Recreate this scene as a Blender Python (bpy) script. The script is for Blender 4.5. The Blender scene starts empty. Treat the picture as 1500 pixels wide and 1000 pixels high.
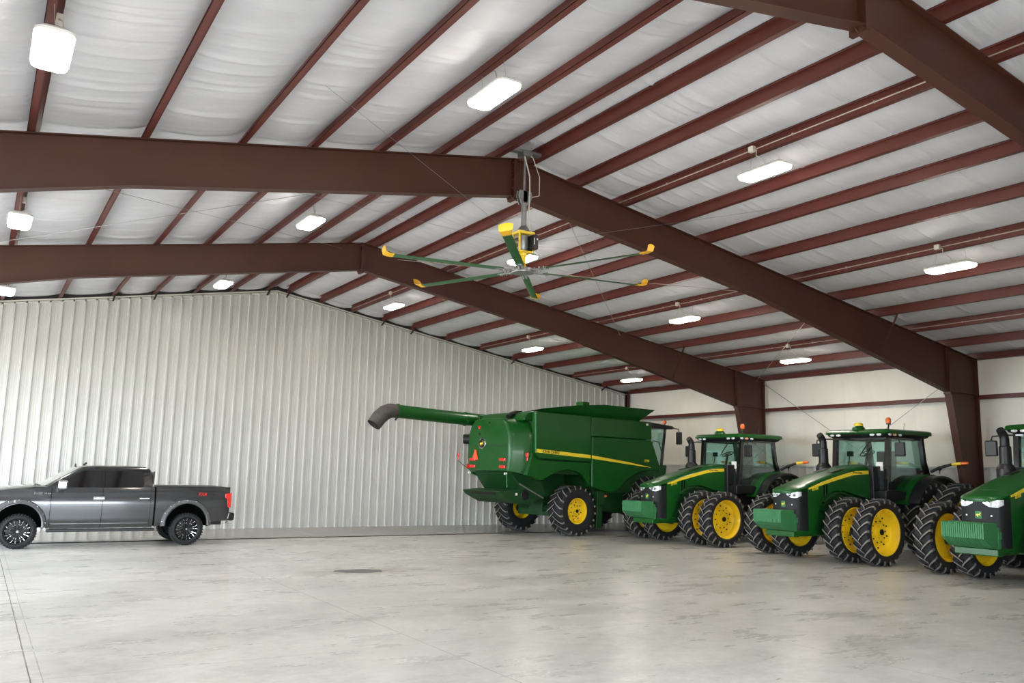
import bpy, bmesh, math, random
from mathutils import Vector, Matrix, noise
random.seed(7)
SC = bpy.context.scene
COL = SC.collection
PI = math.pi
D = math.radians

# ------------------------------------------------------------------ helpers
def lin(h):
    h = h.lstrip('#')
    out = []
    for i in (0, 2, 4):
        c = int(h[i:i+2], 16) / 255
        out.append(c/12.92 if c <= .04045 else ((c+.055)/1.055)**2.4)
    return tuple(out) + (1,)

class NT:
    def __init__(s, m):
        m.use_nodes = True
        s.t = m.node_tree
        s.b = s.t.nodes.get('Principled BSDF')
        s.out = s.t.nodes.get('Material Output')
    def n(s, typ, **kw):
        nd = s.t.nodes.new(typ)
        for k, v in kw.items():
            if k[0] == 'i' and k[1:].isdigit(): nd.inputs[int(k[1:])].default_value = v
            elif k in nd.inputs.keys() if not hasattr(nd, k) else False: nd.inputs[k].default_value = v
            else: setattr(nd, k, v)
        return nd
    def l(s, a, b): s.t.links.new(a, b)
    def math(s, op, a, b=None):
        nd = s.t.nodes.new('ShaderNodeMath'); nd.operation = op
        for i, v in enumerate((a, b)):
            if v is None: continue
            if isinstance(v, (int, float)): nd.inputs[i].default_value = v
            else: s.l(v, nd.inputs[i])
        return nd.outputs[0]
    def noise(s, vec, scale, detail=4, rough=.5):
        nd = s.t.nodes.new('ShaderNodeTexNoise')
        nd.inputs['Scale'].default_value = scale; nd.inputs['Detail'].default_value = detail
        nd.inputs['Roughness'].default_value = rough
        if vec is not None: s.l(vec, nd.inputs['Vector'])
        return nd.outputs['Fac']
    def coord(s, scale=(1, 1, 1), loc=(0, 0, 0), rot=(0, 0, 0)):
        tc = s.t.nodes.new('ShaderNodeTexCoord'); mp = s.t.nodes.new('ShaderNodeMapping')
        mp.inputs['Scale'].default_value = scale; mp.inputs['Location'].default_value = loc
        mp.inputs['Rotation'].default_value = rot
        s.l(tc.outputs['Object'], mp.inputs['Vector'])
        return mp.outputs['Vector']
    def ramp(s, fac, stops):
        r = s.t.nodes.new('ShaderNodeValToRGB')
        e = r.color_ramp.elements
        while len(e) < len(stops): e.new(.5)
        for el, (p, c) in zip(e, stops):
            el.position = p; el.color = c if len(c) == 4 else tuple(c) + (1,)
        s.l(fac, r.inputs['Fac'])
        return r.outputs['Color']
    def mix(s, fac, a, b, mode='MIX'):
        m = s.t.nodes.new('ShaderNodeMix'); m.data_type = 'RGBA'; m.blend_type = mode
        for i, v in ((0, fac), (6, a), (7, b)):
            if isinstance(v, (int, float)): m.inputs[i].default_value = v
            elif isinstance(v, tuple): m.inputs[i].default_value = v
            else: s.l(v, m.inputs[i])
        return m.outputs[2]
    def bump(s, h, strength=.3, dist=.01):
        b = s.t.nodes.new('ShaderNodeBump')
        b.inputs['Strength'].default_value = strength; b.inputs['Distance'].default_value = dist
        s.l(h, b.inputs['Height']); s.l(b.outputs['Normal'], s.b.inputs['Normal'])

def mat(name, hexc, rough=.5, metal=0, coat=0, var=.12, vscale=3., spec=None, bump=0, bscale=60):
    m = bpy.data.materials.new(name); t = NT(m)
    c = lin(hexc)
    if var:
        f = t.noise(t.coord(), vscale, 5, .6)
        lo = tuple(x*(1-var) for x in c[:3]) + (1,); hi = tuple(min(1, x*(1+var)) for x in c[:3]) + (1,)
        t.l(t.ramp(f, [(.3, lo), (.7, hi)]), t.b.inputs['Base Color'])
    else: t.b.inputs['Base Color'].default_value = c
    t.b.inputs['Roughness'].default_value = rough; t.b.inputs['Metallic'].default_value = metal
    if coat:
        t.b.inputs['Coat Weight'].default_value = coat; t.b.inputs['Coat Roughness'].default_value = .08
    if spec is not None: t.b.inputs['Specular IOR Level'].default_value = spec
    if bump: t.bump(t.noise(t.coord(), bscale, 3), bump, .005)
    return m

def emit(name, hexc, strength):
    m = bpy.data.materials.new(name); t = NT(m)
    t.b.inputs['Base Color'].default_value = (.9, .9, .9, 1)
    t.b.inputs['Emission Color'].default_value = lin(hexc); t.b.inputs['Emission Strength'].default_value = strength
    return m

def glass(name, tint, gloss=.10, rough=.02):
    m = bpy.data.materials.new(name); t = NT(m)
    tr = t.n('ShaderNodeBsdfTransparent'); tr.inputs['Color'].default_value = lin(tint)
    gl = t.n('ShaderNodeBsdfGlossy'); gl.inputs['Roughness'].default_value = rough
    gl.inputs['Color'].default_value = (1, 1, 1, 1)
    lw = t.n('ShaderNodeLayerWeight'); lw.inputs['Blend'].default_value = .25
    f = t.math('ADD', t.math('MULTIPLY', lw.outputs['Fresnel'], .6), gloss)
    mx = t.n('ShaderNodeMixShader'); t.l(f, mx.inputs[0]); t.l(tr.outputs[0], mx.inputs[1]); t.l(gl.outputs[0], mx.inputs[2])
    t.l(mx.outputs[0], t.out.inputs['Surface'])
    return m

class MB:
    def __init__(s): s.v = []; s.f = []; s.m = []
    def add(s, vs, fs, mi=0):
        o = len(s.v); s.v += [tuple(v) for v in vs]
        for f in fs: s.f.append(tuple(i+o for i in f)); s.m.append(mi)
        return s
    def box(s, x0, x1, y0, y1, z0, z1, mi=0):
        return s.add([(x, y, z) for x in (x0, x1) for y in (y0, y1) for z in (z0, z1)],
              [(0,1,3,2), (4,6,7,5), (0,4,5,1), (2,3,7,6), (0,2,6,4), (1,5,7,3)], mi)
    def obox(s, c, size, M=None, mi=0):
        M = M or Matrix.Identity(3); c = Vector(c); h = [a/2 for a in size]
        return s.add([c + M @ Vector((x*h[0], y*h[1], z*h[2])) for x in (-1,1) for y in (-1,1) for z in (-1,1)],
              [(0,1,3,2), (4,6,7,5), (0,4,5,1), (2,3,7,6), (0,2,6,4), (1,5,7,3)], mi)
    def bar(s, p, q, w, h=None, mi=0, up=(0,0,1)):
        p = Vector(p); q = Vector(q); d = q-p; L = d.length; d.normalize(); u = Vector(up)
        if abs(d.dot(u)) > .98: u = Vector((1,0,0))
        a = d.cross(u).normalized(); b = a.cross(d)
        return s.obox((p+q)/2, (L, w, h or w), Matrix((d, a, b)).transposed(), mi)
    def prism(s, pts, axis, a, b, mi=0):
        # polygon in the two other axes (order x,y,z with axis removed), extruded from a to b
        def P(p, t):
            q = list(p); q.insert({'x':0,'y':1,'z':2}[axis], t); return q
        n = len(pts)
        vs = [P(p, a) for p in pts] + [P(p, b) for p in pts]
        fs = [tuple(range(n))[::-1], tuple(range(n, 2*n))] + [(i, (i+1) % n, n+(i+1) % n, n+i) for i in range(n)]
        return s.add(vs, fs, mi)
    def loft(s, rings, cap=True, closed=True, mi=0):
        n = len(rings[0]); vs = [p for r in rings for p in r]; fs = []
        for i in range(len(rings)-1):
            for j in range(n if closed else n-1):
                k = (j+1) % n; fs.append((i*n+j, i*n+k, (i+1)*n+k, (i+1)*n+j))
        if cap and closed:
            fs.append(tuple(range(n))[::-1]); fs.append(tuple(range((len(rings)-1)*n, len(rings)*n)))
        return s.add(vs, fs, mi)
    def tube(s, pts, r, n=8, cap=True, mi=0):
        pts = [Vector(p) for p in pts]; rings = []
        prev = None
        for i, p in enumerate(pts):
            d = (pts[min(i+1, len(pts)-1)] - pts[max(i-1, 0)]).normalized()
            if prev is None:
                u = Vector((0,0,1)) if abs(d.z) < .9 else Vector((1,0,0))
                a = d.cross(u).normalized()
            else: a = (prev - d*prev.dot(d)).normalized()
            prev = a; b = d.cross(a)
            rr = r[i] if isinstance(r, (list, tuple)) else r
            rings.append([p + (a*math.cos(2*PI*k/n) + b*math.sin(2*PI*k/n))*rr for k in range(n)])
        return s.loft(rings, cap, True, mi)
    def lathe(s, prof, axis='z', c=(0,0,0), n=24, closed=False, a0=0, a1=2*PI, mi=0):
        # prof: (radius, height along axis)
        full = abs(a1-a0-2*PI) < 1e-6; cnt = n if full else n+1; rings = []
        for k in range(cnt):
            t = a0+(a1-a0)*k/n; ring = []
            for r, h in prof:
                a, b = r*math.cos(t), r*math.sin(t)
                v = {'z': (a, b, h), 'y': (a, h, b), 'x': (h, a, b)}[axis]
                ring.append((v[0]+c[0], v[1]+c[1], v[2]+c[2]))
            rings.append(ring)
        m = len(prof); vs = [p for r in rings for p in r]; fs = []
        for i in range(n):
            i2 = (i+1) % cnt
            for j in range(m if closed else m-1):
                k = (j+1) % m; fs.append((i*m+j, i*m+k, i2*m+k, i2*m+j))
        if not full and closed: fs.append(tuple(range(m))); fs.append(tuple(range(n*m, n*m+m))[::-1])
        return s.add(vs, fs, mi)
    def grid(s, P, nu, nv, mi=0):
        vs = [P(i/nu, j/nv) for i in range(nu+1) for j in range(nv+1)]
        return s.add(vs, [(i*(nv+1)+j, (i+1)*(nv+1)+j, (i+1)*(nv+1)+j+1, i*(nv+1)+j+1) for i in range(nu) for j in range(nv)], mi)
    def ball(s, c, r, sc=(1,1,1), n=12, mi=0):
        prof = [(math.sin(PI*i/8)*r, -math.cos(PI*i/8)*r) for i in range(9)]
        k = len(s.v); s.lathe(prof, 'z', (0,0,0), n, mi=mi)
        s.v[k:] = [(v[0]*sc[0]+c[0], v[1]*sc[1]+c[1], v[2]*sc[2]+c[2]) for v in s.v[k:]]
        return s
    def build(s, name, mats, parent=None, smooth=0, bevel=0, seg=2, recalc=True):
        me = bpy.data.meshes.new(name); me.from_pydata(s.v, [], s.f)
        if not isinstance(mats, (list, tuple)): mats = [mats]
        for m in mats: me.materials.append(m)
        me.polygons.foreach_set('material_index', s.m)
        bm = bmesh.new(); bm.from_mesh(me)
        bmesh.ops.remove_doubles(bm, verts=bm.verts, dist=1e-5)
        if recalc: bmesh.ops.recalc_face_normals(bm, faces=bm.faces)
        bm.to_mesh(me); bm.free()
        if smooth or bevel:
            me.polygons.foreach_set('use_smooth', [True]*len(me.polygons))
            me.set_sharp_from_angle(angle=D(smooth or 35))
        o = bpy.data.objects.new(name, me); COL.objects.link(o)
        if parent: o.parent = parent
        if bevel:
            b = o.modifiers.new('bevel', 'BEVEL'); b.width = bevel; b.segments = seg; b.limit_method = 'ANGLE'
            b.angle_limit = D(35); b.harden_normals = True
        return o

def tag(o, label, cat, group=None, kind=None):
    o['label'] = label; o['category'] = cat
    if group: o['group'] = group
    if kind: o['kind'] = kind
    return o
def empty(name, loc, rz=0, size=.3):
    o = bpy.data.objects.new(name, None); COL.objects.link(o); o.empty_display_size = size
    o.location = loc; o.rotation_euler = (0, 0, rz); return o
def dup(o, parent=None):
    c = o.copy(); COL.objects.link(c)
    if parent: c.parent = parent
    for ch in list(o.children): dup(ch, c)
    return c
def text(name, s, size, m, M, parent, shear=0, ext=.0025, align='CENTER'):
    cu = bpy.data.curves.new(name, 'FONT'); cu.body = s; cu.size = size; cu.extrude = ext; cu.shear = shear
    cu.align_x = align; cu.align_y = 'CENTER'; cu.offset = size*.012
    t = bpy.data.objects.new('tmp', cu); COL.objects.link(t)
    me = bpy.data.meshes.new_from_object(t.evaluated_get(bpy.context.evaluated_depsgraph_get()))
    bpy.data.objects.remove(t); me.transform(M); me.materials.clear(); me.materials.append(m)
    o = bpy.data.objects.new(name, me); COL.objects.link(o); o.parent = parent
    return o
def frameM(o, xd, yd):
    xd = Vector(xd).normalized(); yd = Vector(yd).normalized(); z = xd.cross(yd)
    m = Matrix((xd, yd, z)).transposed().to_4x4(); m.translation = Vector(o); return m
def lerp(a, b, t): return a+(b-a)*t
def interp(tab, x):
    if x <= tab[0][0]: return tab[0][1]
    for (a, va), (b, vb) in zip(tab, tab[1:]):
        if x <= b: return lerp(va, vb, (x-a)/(b-a) if b > a else 0)
    return tab[-1][1]
def smoothstep(t): t = max(0, min(1, t)); return t*t*(3-2*t)
ORD = ['', 'second', 'third', 'fourth', 'fifth', 'sixth', 'seventh', 'eighth', 'ninth', 'tenth', 'eleventh', 'twelfth']

# ------------------------------------------------------------------ constants of the building (metres, solved from the photograph)
S = .168; ZP = 7.87; ZR = 8.085; BAY = 7.5535; YB = -30.3; W = 15.045; WX = 15.27
PX = [.33, 1.48, 2.63, 3.83, 4.98, 6.40, 7.87, 9.33, 10.8, 12.25, 13.76]
FY = [-BAY, -2*BAY, -3*BAY]

# ------------------------------------------------------------------ materials
M = {}
M['frame'] = mat('frame red oxide', '482519', .55, var=.10, vscale=1.2)
M['purlin'] = mat('purlin red oxide', '5e2a23', .45, var=.16, vscale=1.5)
M['dark'] = mat('dark steel', '1b1413', .6)
M['white_steel'] = mat('white steel panel', 'c6c5c1', .34, var=.04, vscale=.8)
M['trimw'] = mat('trim white', 'cfcdc4', .45, var=.04)
M['green'] = mat('green paint', '115019', .36, coat=.12, var=.08, spec=.35)
M['green_dk'] = mat('green chassis steel', '123f19', .5, var=.15)
M['green_lt'] = mat('sheen-lightened faded green cast iron', '347848', .55, var=.08, vscale=6)  # the same green, faded and lightened to hold its reflected light
M['yellow'] = mat('yellow paint', 'f0cb20', .36, coat=.3, var=.05)
M['stripe'] = mat('yellow decal', 'f6d836', .4, var=0)
M['rubber'] = mat('tire rubber', '17171a', .75, var=.25, vscale=8)
M['lug'] = mat('dusty lug rubber', '77736c', .85, var=.25, vscale=12)
M['black'] = mat('black plastic', '141416', .45, var=.1)
M['blackg'] = mat('grille black', '0e1014', .62, var=.15, vscale=20)
M['gloss_black'] = mat('gloss black', '0a0a0c', .15, coat=.6, var=0)
M['chrome'] = mat('chrome', 'd8dade', .12, metal=1, var=0)
M['galv'] = mat('galvanised steel', '9a9b9b', .4, metal=.8, var=.15, vscale=10)
M['cable'] = mat('white cable', 'd6d0c4', .5, var=0)
M['conduit'] = mat('conduit', 'b7a79c', .4, metal=.3, var=0)
M['seat'] = mat('cab seat fabric', '3a3a38', .9)
M['amber'] = mat('amber lens', 'f0702a', .2, coat=.5, var=0)
M['red'] = mat('red lens', 'd8261c', .2, coat=.6, var=0)
M['orange'] = mat('fluorescent orange', 'ff5a30', .5, var=0)
M['lampglass'] = mat('headlight lens', 'dfe6ec', .08, coat=1, var=.25, vscale=25)
M['paper'] = mat('white paper', 'eceae4', .7, var=0)
M['mirror'] = mat('mirror glass', 'cfd6da', .03, metal=1, var=0)
M['grey_truck'] = mat('grey metallic paint', '3a3b3d', .26, metal=.6, coat=1, var=.03)
M['flare'] = mat('flare grey paint', '5a5b5e', .38, metal=.3, coat=.3, var=.03)
M['tint'] = mat('dark tinted glass', '0b0c0d', .04, coat=1, var=0)
M['cabglass'] = glass('tractor cab glass', 'e4f3f0', .045)
M['windshield'] = glass('windshield glass', '9fa8a0', .25)
M['insul'] = None

def insulation(name, hexc, sx, sy, rot=(0, 0, 0)):
    m = bpy.data.materials.new(name); t = NT(m)
    v = t.coord((sx[0], sx[1], sx[2])); v2 = t.coord((sy[0], sy[1], sy[2]))
    a = t.noise(v, 1.0, 6, .6); b = t.noise(v2, 1.0, 4, .6)
    c = lin(hexc); lo = tuple(x*.93 for x in c[:3])+(1,)
    t.l(t.ramp(b, [(.35, lo), (.65, c)]), t.b.inputs['Base Color'])
    t.b.inputs['Roughness'].default_value = .5
    h = t.math('ADD', t.math('MULTIPLY', a, .7), t.math('MULTIPLY', b, .5))
    t.bump(h, .55, .035)
    return m
M['insul'] = insulation('white vinyl insulation', 'd3d2d7', (.55, 9, .5), (1.2, 3.0, 1))
M['insul_wall'] = insulation('white vinyl wall insulation', 'ebe6db', (1, 5, .35), (1, 1.4, .5))

def floor_mat():
    m = bpy.data.materials.new('sealed concrete'); t = NT(m)
    v = t.coord((1, 1, 1))
    big = t.noise(v, .45, 5, .62)
    streak = t.noise(t.coord((.55, 1.6, 1), rot=(0, 0, D(-28))), 1.1, 7, .68)
    fine = t.noise(v, 14, 4, .7)
    c = t.ramp(streak, [(.25, lin('bab8b1')), (.5, lin('d0cec8')), (.75, lin('dddbd6'))])
    c = t.mix(.5, c, t.ramp(big, [(.3, lin('b8b6af')), (.62, lin('dbd9d4'))]))
    c = t.mix(.14, c, t.ramp(fine, [(.35, lin('85837a')), (.6, lin('d8d5cf'))]))
    # grey scuffed clouds, broken up by finer noise
    pn = t.noise(t.coord((.75, 1.0, 1), loc=(3, 1, 0), rot=(0, 0, D(-31))), .55, 10, .78)
    pm = t.noise(t.coord((1, 1.5, 1), rot=(0, 0, D(-31))), 3.2, 8, .75)
    pq = t.math('ADD', t.math('MULTIPLY', pn, .62), t.math('MULTIPLY', pm, .38))
    c = t.mix(t.ramp(pq, [(.43, (0, 0, 0)), (.66, (.8, .8, .8))]), c, lin('949590'))
    spk = t.noise(v, 8, 5, .65)
    c = t.mix(t.ramp(spk, [(.66, (0, 0, 0)), (.80, (.4, .4, .4))]), c, lin('77746a'))
    sep = t.n('ShaderNodeSeparateXYZ'); t.l(v, sep.inputs[0]); X, Y = sep.outputs[0], sep.outputs[1]
    # strip of bare slab along the end wall
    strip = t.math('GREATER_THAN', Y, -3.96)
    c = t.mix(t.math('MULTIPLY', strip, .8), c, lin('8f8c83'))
    # saw-cut joints
    jx = None
    wob = t.math('MULTIPLY', t.math('SUBTRACT', t.noise(v, 3, 2), .5), .012)
    def joint(co, pos, w):
        d = t.math('ABSOLUTE', t.math('SUBTRACT', t.math('ADD', co, wob), pos)); return t.math('LESS_THAN', d, w)
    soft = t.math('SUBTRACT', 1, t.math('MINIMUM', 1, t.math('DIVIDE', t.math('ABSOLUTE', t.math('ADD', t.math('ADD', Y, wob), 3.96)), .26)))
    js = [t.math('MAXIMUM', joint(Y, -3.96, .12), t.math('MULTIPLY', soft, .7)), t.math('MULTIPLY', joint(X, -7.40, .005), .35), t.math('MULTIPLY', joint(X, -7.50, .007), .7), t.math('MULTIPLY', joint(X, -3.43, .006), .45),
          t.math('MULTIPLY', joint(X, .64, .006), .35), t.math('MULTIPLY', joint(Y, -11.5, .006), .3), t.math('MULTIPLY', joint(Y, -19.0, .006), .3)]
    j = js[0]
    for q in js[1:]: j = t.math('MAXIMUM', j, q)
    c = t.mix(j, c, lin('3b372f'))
    # faint curved tyre tracks where machines swing round
    dx = t.math('SUBTRACT', X, 1.5); dy = t.math('SUBTRACT', Y, -24.5)
    r = t.math('SQRT', t.math('ADD', t.math('MULTIPLY', dx, dx), t.math('MULTIPLY', dy, dy)))
    for R0, w in ((9.2, .22), (7.3, .2), (11.1, .24)):
        band = t.math('SUBTRACT', 1, t.math('MINIMUM', 1, t.math('DIVIDE', t.math('ABSOLUTE', t.math('SUBTRACT', r, R0)), w)))
        c = t.mix(t.math('MULTIPLY', t.math('MULTIPLY', band, t.math('GREATER_THAN', dy, 1.0)), .22), c, lin('dcdbd6'))
    # brownish damp stain round the puddle
    sx = t.math('DIVIDE', t.math('ADD', X, 1.45), 1.9); sy = t.math('DIVIDE', t.math('ADD', Y, 12.1), .55)
    sd = t.math('ADD', t.math('SQRT', t.math('ADD', t.math('MULTIPLY', sx, sx), t.math('MULTIPLY', sy, sy))), t.math('MULTIPLY', t.math('SUBTRACT', t.noise(v, 2.2, 6, .7), .5), 1.3))
    c = t.mix(t.ramp(sd, [(.25, (.75, .75, .75)), (1.0, (0, 0, 0))]), c, lin('8d877a'))
    t.l(c, t.b.inputs['Base Color'])
    ro = t.mix(strip, t.ramp(streak, [(.3, (.22,)*3), (.7, (.40,)*3)]), (.25, .25, .25, 1))
    ro = t.mix(j, ro, (.95, .95, .95, 1)); t.l(t.math('MULTIPLY', t.math('SUBTRACT', 1, j), .45), t.b.inputs['Specular IOR Level'])
    t.l(ro, t.b.inputs['Roughness'])
    t.bump(t.math('ADD', fine, t.math('MULTIPLY', big, 2)), .12, .004)
    return m
M['floor'] = floor_mat()
M['ground'] = mat('gravel yard', 'a8a296', .9, var=.2, vscale=5)
M['lens_emit'] = emit('light diffuser', 'fff6e8', 64)
M['puddle'] = mat('wet concrete', '33312b', .22, var=.4, vscale=7)

# ------------------------------------------------------------------ setting: floor, ceiling, walls
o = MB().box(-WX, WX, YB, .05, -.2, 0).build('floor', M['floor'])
tag(o, 'pale grey sealed concrete floor of the machinery shed', 'floor', kind='structure')
o = MB().grid(lambda u, v: (lerp(-70, 70, u), lerp(-90, 40, v), -.21), 4, 4).build('ground', M['ground'])
tag(o, 'gravel yard outside the shed', 'ground', kind='structure')

def ceiling():
    mb = MB(); edges = sorted([-x for x in PX] + PX + [-15.25, 0, 15.25])
    ny = 860; y0, y1 = YB, 0.0
    rnd = random.Random(3)
    for g, (a, b) in enumerate(zip(edges, edges[1:])):
        wid = b-a; nx = max(3, int(wid/.2))
        folds = []
        y = y0
        while y < y1:
            y += rnd.uniform(.22, .75)
            folds.append((y, rnd.uniform(.006, .03)*(1 if rnd.random() < .8 else -1), rnd.uniform(.03, .07), rnd.uniform(-.1, .1), rnd.uniform(-.16, .05)))
        seams = [k*1.83-.4 for k in range(-16, 1)]
        rows = []
        for j in range(ny+1):
            y = lerp(y0, y1, j/ny); row = []
            base = .085*min(1, wid/1.2)*(1+.5*noise.noise((g*3.1, y*.8, 0)))
            near = [f for f in folds if abs(f[0]-y) < .45]
            for i in range(nx+1):
                t = i/nx; x = lerp(a, b, t); e = 4*t*(1-t)
                d = base*e**.8
                for fy, am, wd, sl, bow in near:
                    q = (y-fy-sl*(t-.5)-bow*e)/wd
                    d += am*math.exp(-q*q)*min(1, e*1.6)
                for sy in seams:
                    q = (y-sy+.12*e)/.03
                    if abs(q) < 3: d += .032*math.exp(-q*q)*min(1, e*2)
                if y > -.35: d += .07*smoothstep((y+.35)/.3)
                z = ZR-S*abs(x)-max(d, -.01)
                row.append((x, y, z))
            rows.append(row)
        vs = [p for r in rows for p in r]; n = nx+1
        mb.add(vs, [(j*n+i, j*n+i+1, (j+1)*n+i+1, (j+1)*n+i) for j in range(ny) for i in range(nx)])
    # outer roof sheet above the blanket
    for s in (-1, 1):
        mb.add([(0, YB-.3, ZR+.12), (s*15.6, YB-.3, ZR+.12-S*15.6), (s*15.6, .4, ZR+.12-S*15.6), (0, .4, ZR+.12)], [(0, 1, 2, 3)])
    o = mb.build('ceiling', M['insul'], smooth=60, recalc=False)
    tag(o, 'white vinyl faced insulation blanket sagging between the red purlins', 'ceiling', kind='structure')
ceiling()

def far_wall():
    # ribbed steel panel, major ribs 305 mm apart, standing into the room (towards -y)
    mb = MB(); off = .031; prof = []
    k0, k1 = -50, 49
    for k in range(k0, k1+1):
        x = off + k*.3048
        prof += [(x-.042, 0), (x-.024, -.05), (x+.022, -.05), (x+.036, 0), (x+.105, 0), (x+.115, -.004), (x+.135, -.004), (x+.145, 0),
                 (x+.165, 0), (x+.175, -.004), (x+.195, -.004), (x+.205, 0)]
    prof = [(-WX, 0)] + [p for p in prof if -WX < p[0] < WX] + [(WX, 0)]
    zs = []
    vs = []; n = len(prof)
    for x, d in prof: vs += [(x, d, 0), (x, d, ZP-.06-S*abs(x))]
    mb.add(vs, [(2*i, 2*i+2, 2*i+3, 2*i+1) for i in range(n-1)])
    # backing skin so the wall has thickness
    mb.add([(-WX, .2, 0), (WX, .2, 0), (WX, .2, ZR-S*WX), (0, .2, ZR+.05), (-WX, .2, ZR-S*WX)], [(0, 1, 2, 3, 4)])
    o = mb.build('wall_far', M['white_steel'], recalc=False)
    tag(o, 'white ribbed steel end wall behind the pickup and the combine', 'wall', kind='structure')
    mb = MB()
    for s in (-1, 1):
        mb.add([(0, -.05, ZP-.12), (s*WX, -.05, ZP-.12-S*WX), (s*WX, -.05, ZP-.01-S*WX), (0, -.05, ZP-.01),
                (0, .02, ZP-.12), (s*WX, .02, ZP-.12-S*WX), (s*WX, .02, ZP-.01-S*WX), (0, .02, ZP-.01)],
               [(0, 1, 2, 3), (4, 7, 6, 5), (0, 4, 5, 1), (3, 2, 6, 7)])
    o = mb.build('trim_1', M['trimw'])
    tag(o, 'white sheet metal trim along the gable top of the ribbed wall', 'trim', kind='structure')
far_wall()

def side_wall(s):
    mb = MB(); ny, nz = 150, 30; xw = WX
    rnd = random.Random(11)
    seams = []
    y = YB
    while y < 0: y += 1.22; seams.append(y)
    def P(u, v):
        y = lerp(YB, .1, u); z = lerp(0 if s < 0 else 2.37, 5.52, v)
        t = (z-2.37)/(4.3-2.37) if z < 4.3 else (z-4.3)/(5.5-4.3)
        b = .05*max(0, 4*t*(1-t))*(1+.6*noise.noise((y*.9, z*.5, 5)))
        for sy in seams:
            q = (y-sy)/.035
            if abs(q) < 3: b += .016*math.exp(-q*q)
        return (s*(xw-b), y, z)
    if s > 0: mb.grid(P, 520, nz)
    else:
        # left wall with a big open door bay, clear of the frames
        for y0, y1, z0, z1 in ((YB, -14.7, 0, 5.52), (-14.7, -8.0, 4.5, 5.52), (-8.0, -7.1, 0, 5.52), (-7.1, -.6, 4.6, 5.52), (-.6, .1, 0, 5.52)):
            mb.box(-xw-.1, -xw, y0, y1, z0, z1)
    o = mb.build('wall_right' if s > 0 else 'wall_left', M['insul_wall'], smooth=60)
    tag(o, 'white insulated side wall behind the tractors' if s > 0 else 'white insulated side wall with two open door bays', 'wall', kind='structure')
    if s > 0:
        # lower liner sheet, ribbed
        prof = []; y = YB
        while y < .1: prof += [(y, 0), (y+.05, -.018), (y+.09, -.018), (y+.14, 0)]; y += .3048
        vs = []
        for yy, d in prof: vs += [(xw-.06+d, yy, 0), (xw-.06+d, yy, 2.36)]
        mb = MB().add(vs, [(2*i, 2*i+2, 2*i+3, 2*i+1) for i in range(len(prof)-1)])
        mb.box(xw-.1, xw, YB, .0, 2.36, 2.41)
        mb.box(xw-.02, xw+.08, YB, .1, 0, 2.36)
        o = mb.build('trim_2', M['white_steel'], recalc=False)
        tag(o, 'white ribbed steel liner along the foot of the side wall', 'trim', kind='structure')
side_wall(1); side_wall(-1)
# near end wall behind the camera with its wide open bi-fold doorway
mb = MB()
for x0, x1, z0, z1 in ((-WX, -13.6, 0, 5.6), (-1.5, WX, 0, 5.6), (-13.6, -1.5, 3.7, 5.6)): mb.box(x0, x1, YB-.1, YB, z0, z1)
mb.prism([(-WX, 5.6), (WX, 5.6), (0, ZR+.02)], 'y', YB-.1, YB)
o = mb.build('wall_near', M['insul_wall']); tag(o, 'white end wall with the wide open doorway the photo was taken from', 'wall', kind='structure')

# ------------------------------------------------------------------ purlins, girts, eave struts
def purlin(s, xp, label):
    mb = MB(); z = ZP-S*xp; y0, y1 = YB+.02, -.03; h = .2
    def bx(a, b, c, d): mb.box(min(s*a, s*b), max(s*a, s*b), y0, y1, c, d)
    bx(xp-.004, xp+.004, z, z+h)
    bx(xp, xp+.095, z, z+.008); bx(xp+.087, xp+.095, z, z+.03)
    bx(xp-.075, xp, z+h-.008, z+h); bx(xp-.075, xp-.067, z+h-.025, z+h)
    o = mb.build('purlin', M['purlin'])
    return tag(o, label, 'purlin', 'roof purlins')
for s, side in ((1, 'right'), (-1, 'left')):
    for i, xp in enumerate(PX if s > 0 else PX[:8]):
        pos = ('nearest the ridge' if i == 0 else ORD[i]+' out from the ridge')
        purlin(s, xp, 'red oxide steel purlin %s on the %s roof slope' % (pos, side))
def eave(s, label):
    mb = MB(); z = ZP-S*15.13; x = 15.115
    def bx(a, b, c, d): mb.box(min(s*a, s*b), max(s*a, s*b), YB+.02, -.03, c, d)
    bx(x-.09, x+.08, z, z+.008); bx(x+.072, x+.08, z, z+.22); bx(x-.09, x-.082, z, z+.03); bx(x-.09, x+.08, z+.212, z+.22)
    return tag(mb.build('eave_strut', M['purlin']), label, 'eave strut')
eave(1, 'red oxide eave strut where the right slope meets the side wall')
mb = MB()
mb.box(15.05, 15.21, YB+.05, -.05, 4.30, 4.308); mb.box(15.05, 15.058, YB+.05, -.05, 4.235, 4.308); mb.box(15.05, 15.07, YB+.05, -.05, 4.235, 4.243)
mb.box(15.2, 15.208, YB+.05, -.05, 4.308, 4.37)
tag(mb.build('wall_girt', M['purlin']), 'red oxide horizontal girt running along the white side wall', 'girt')

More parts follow.
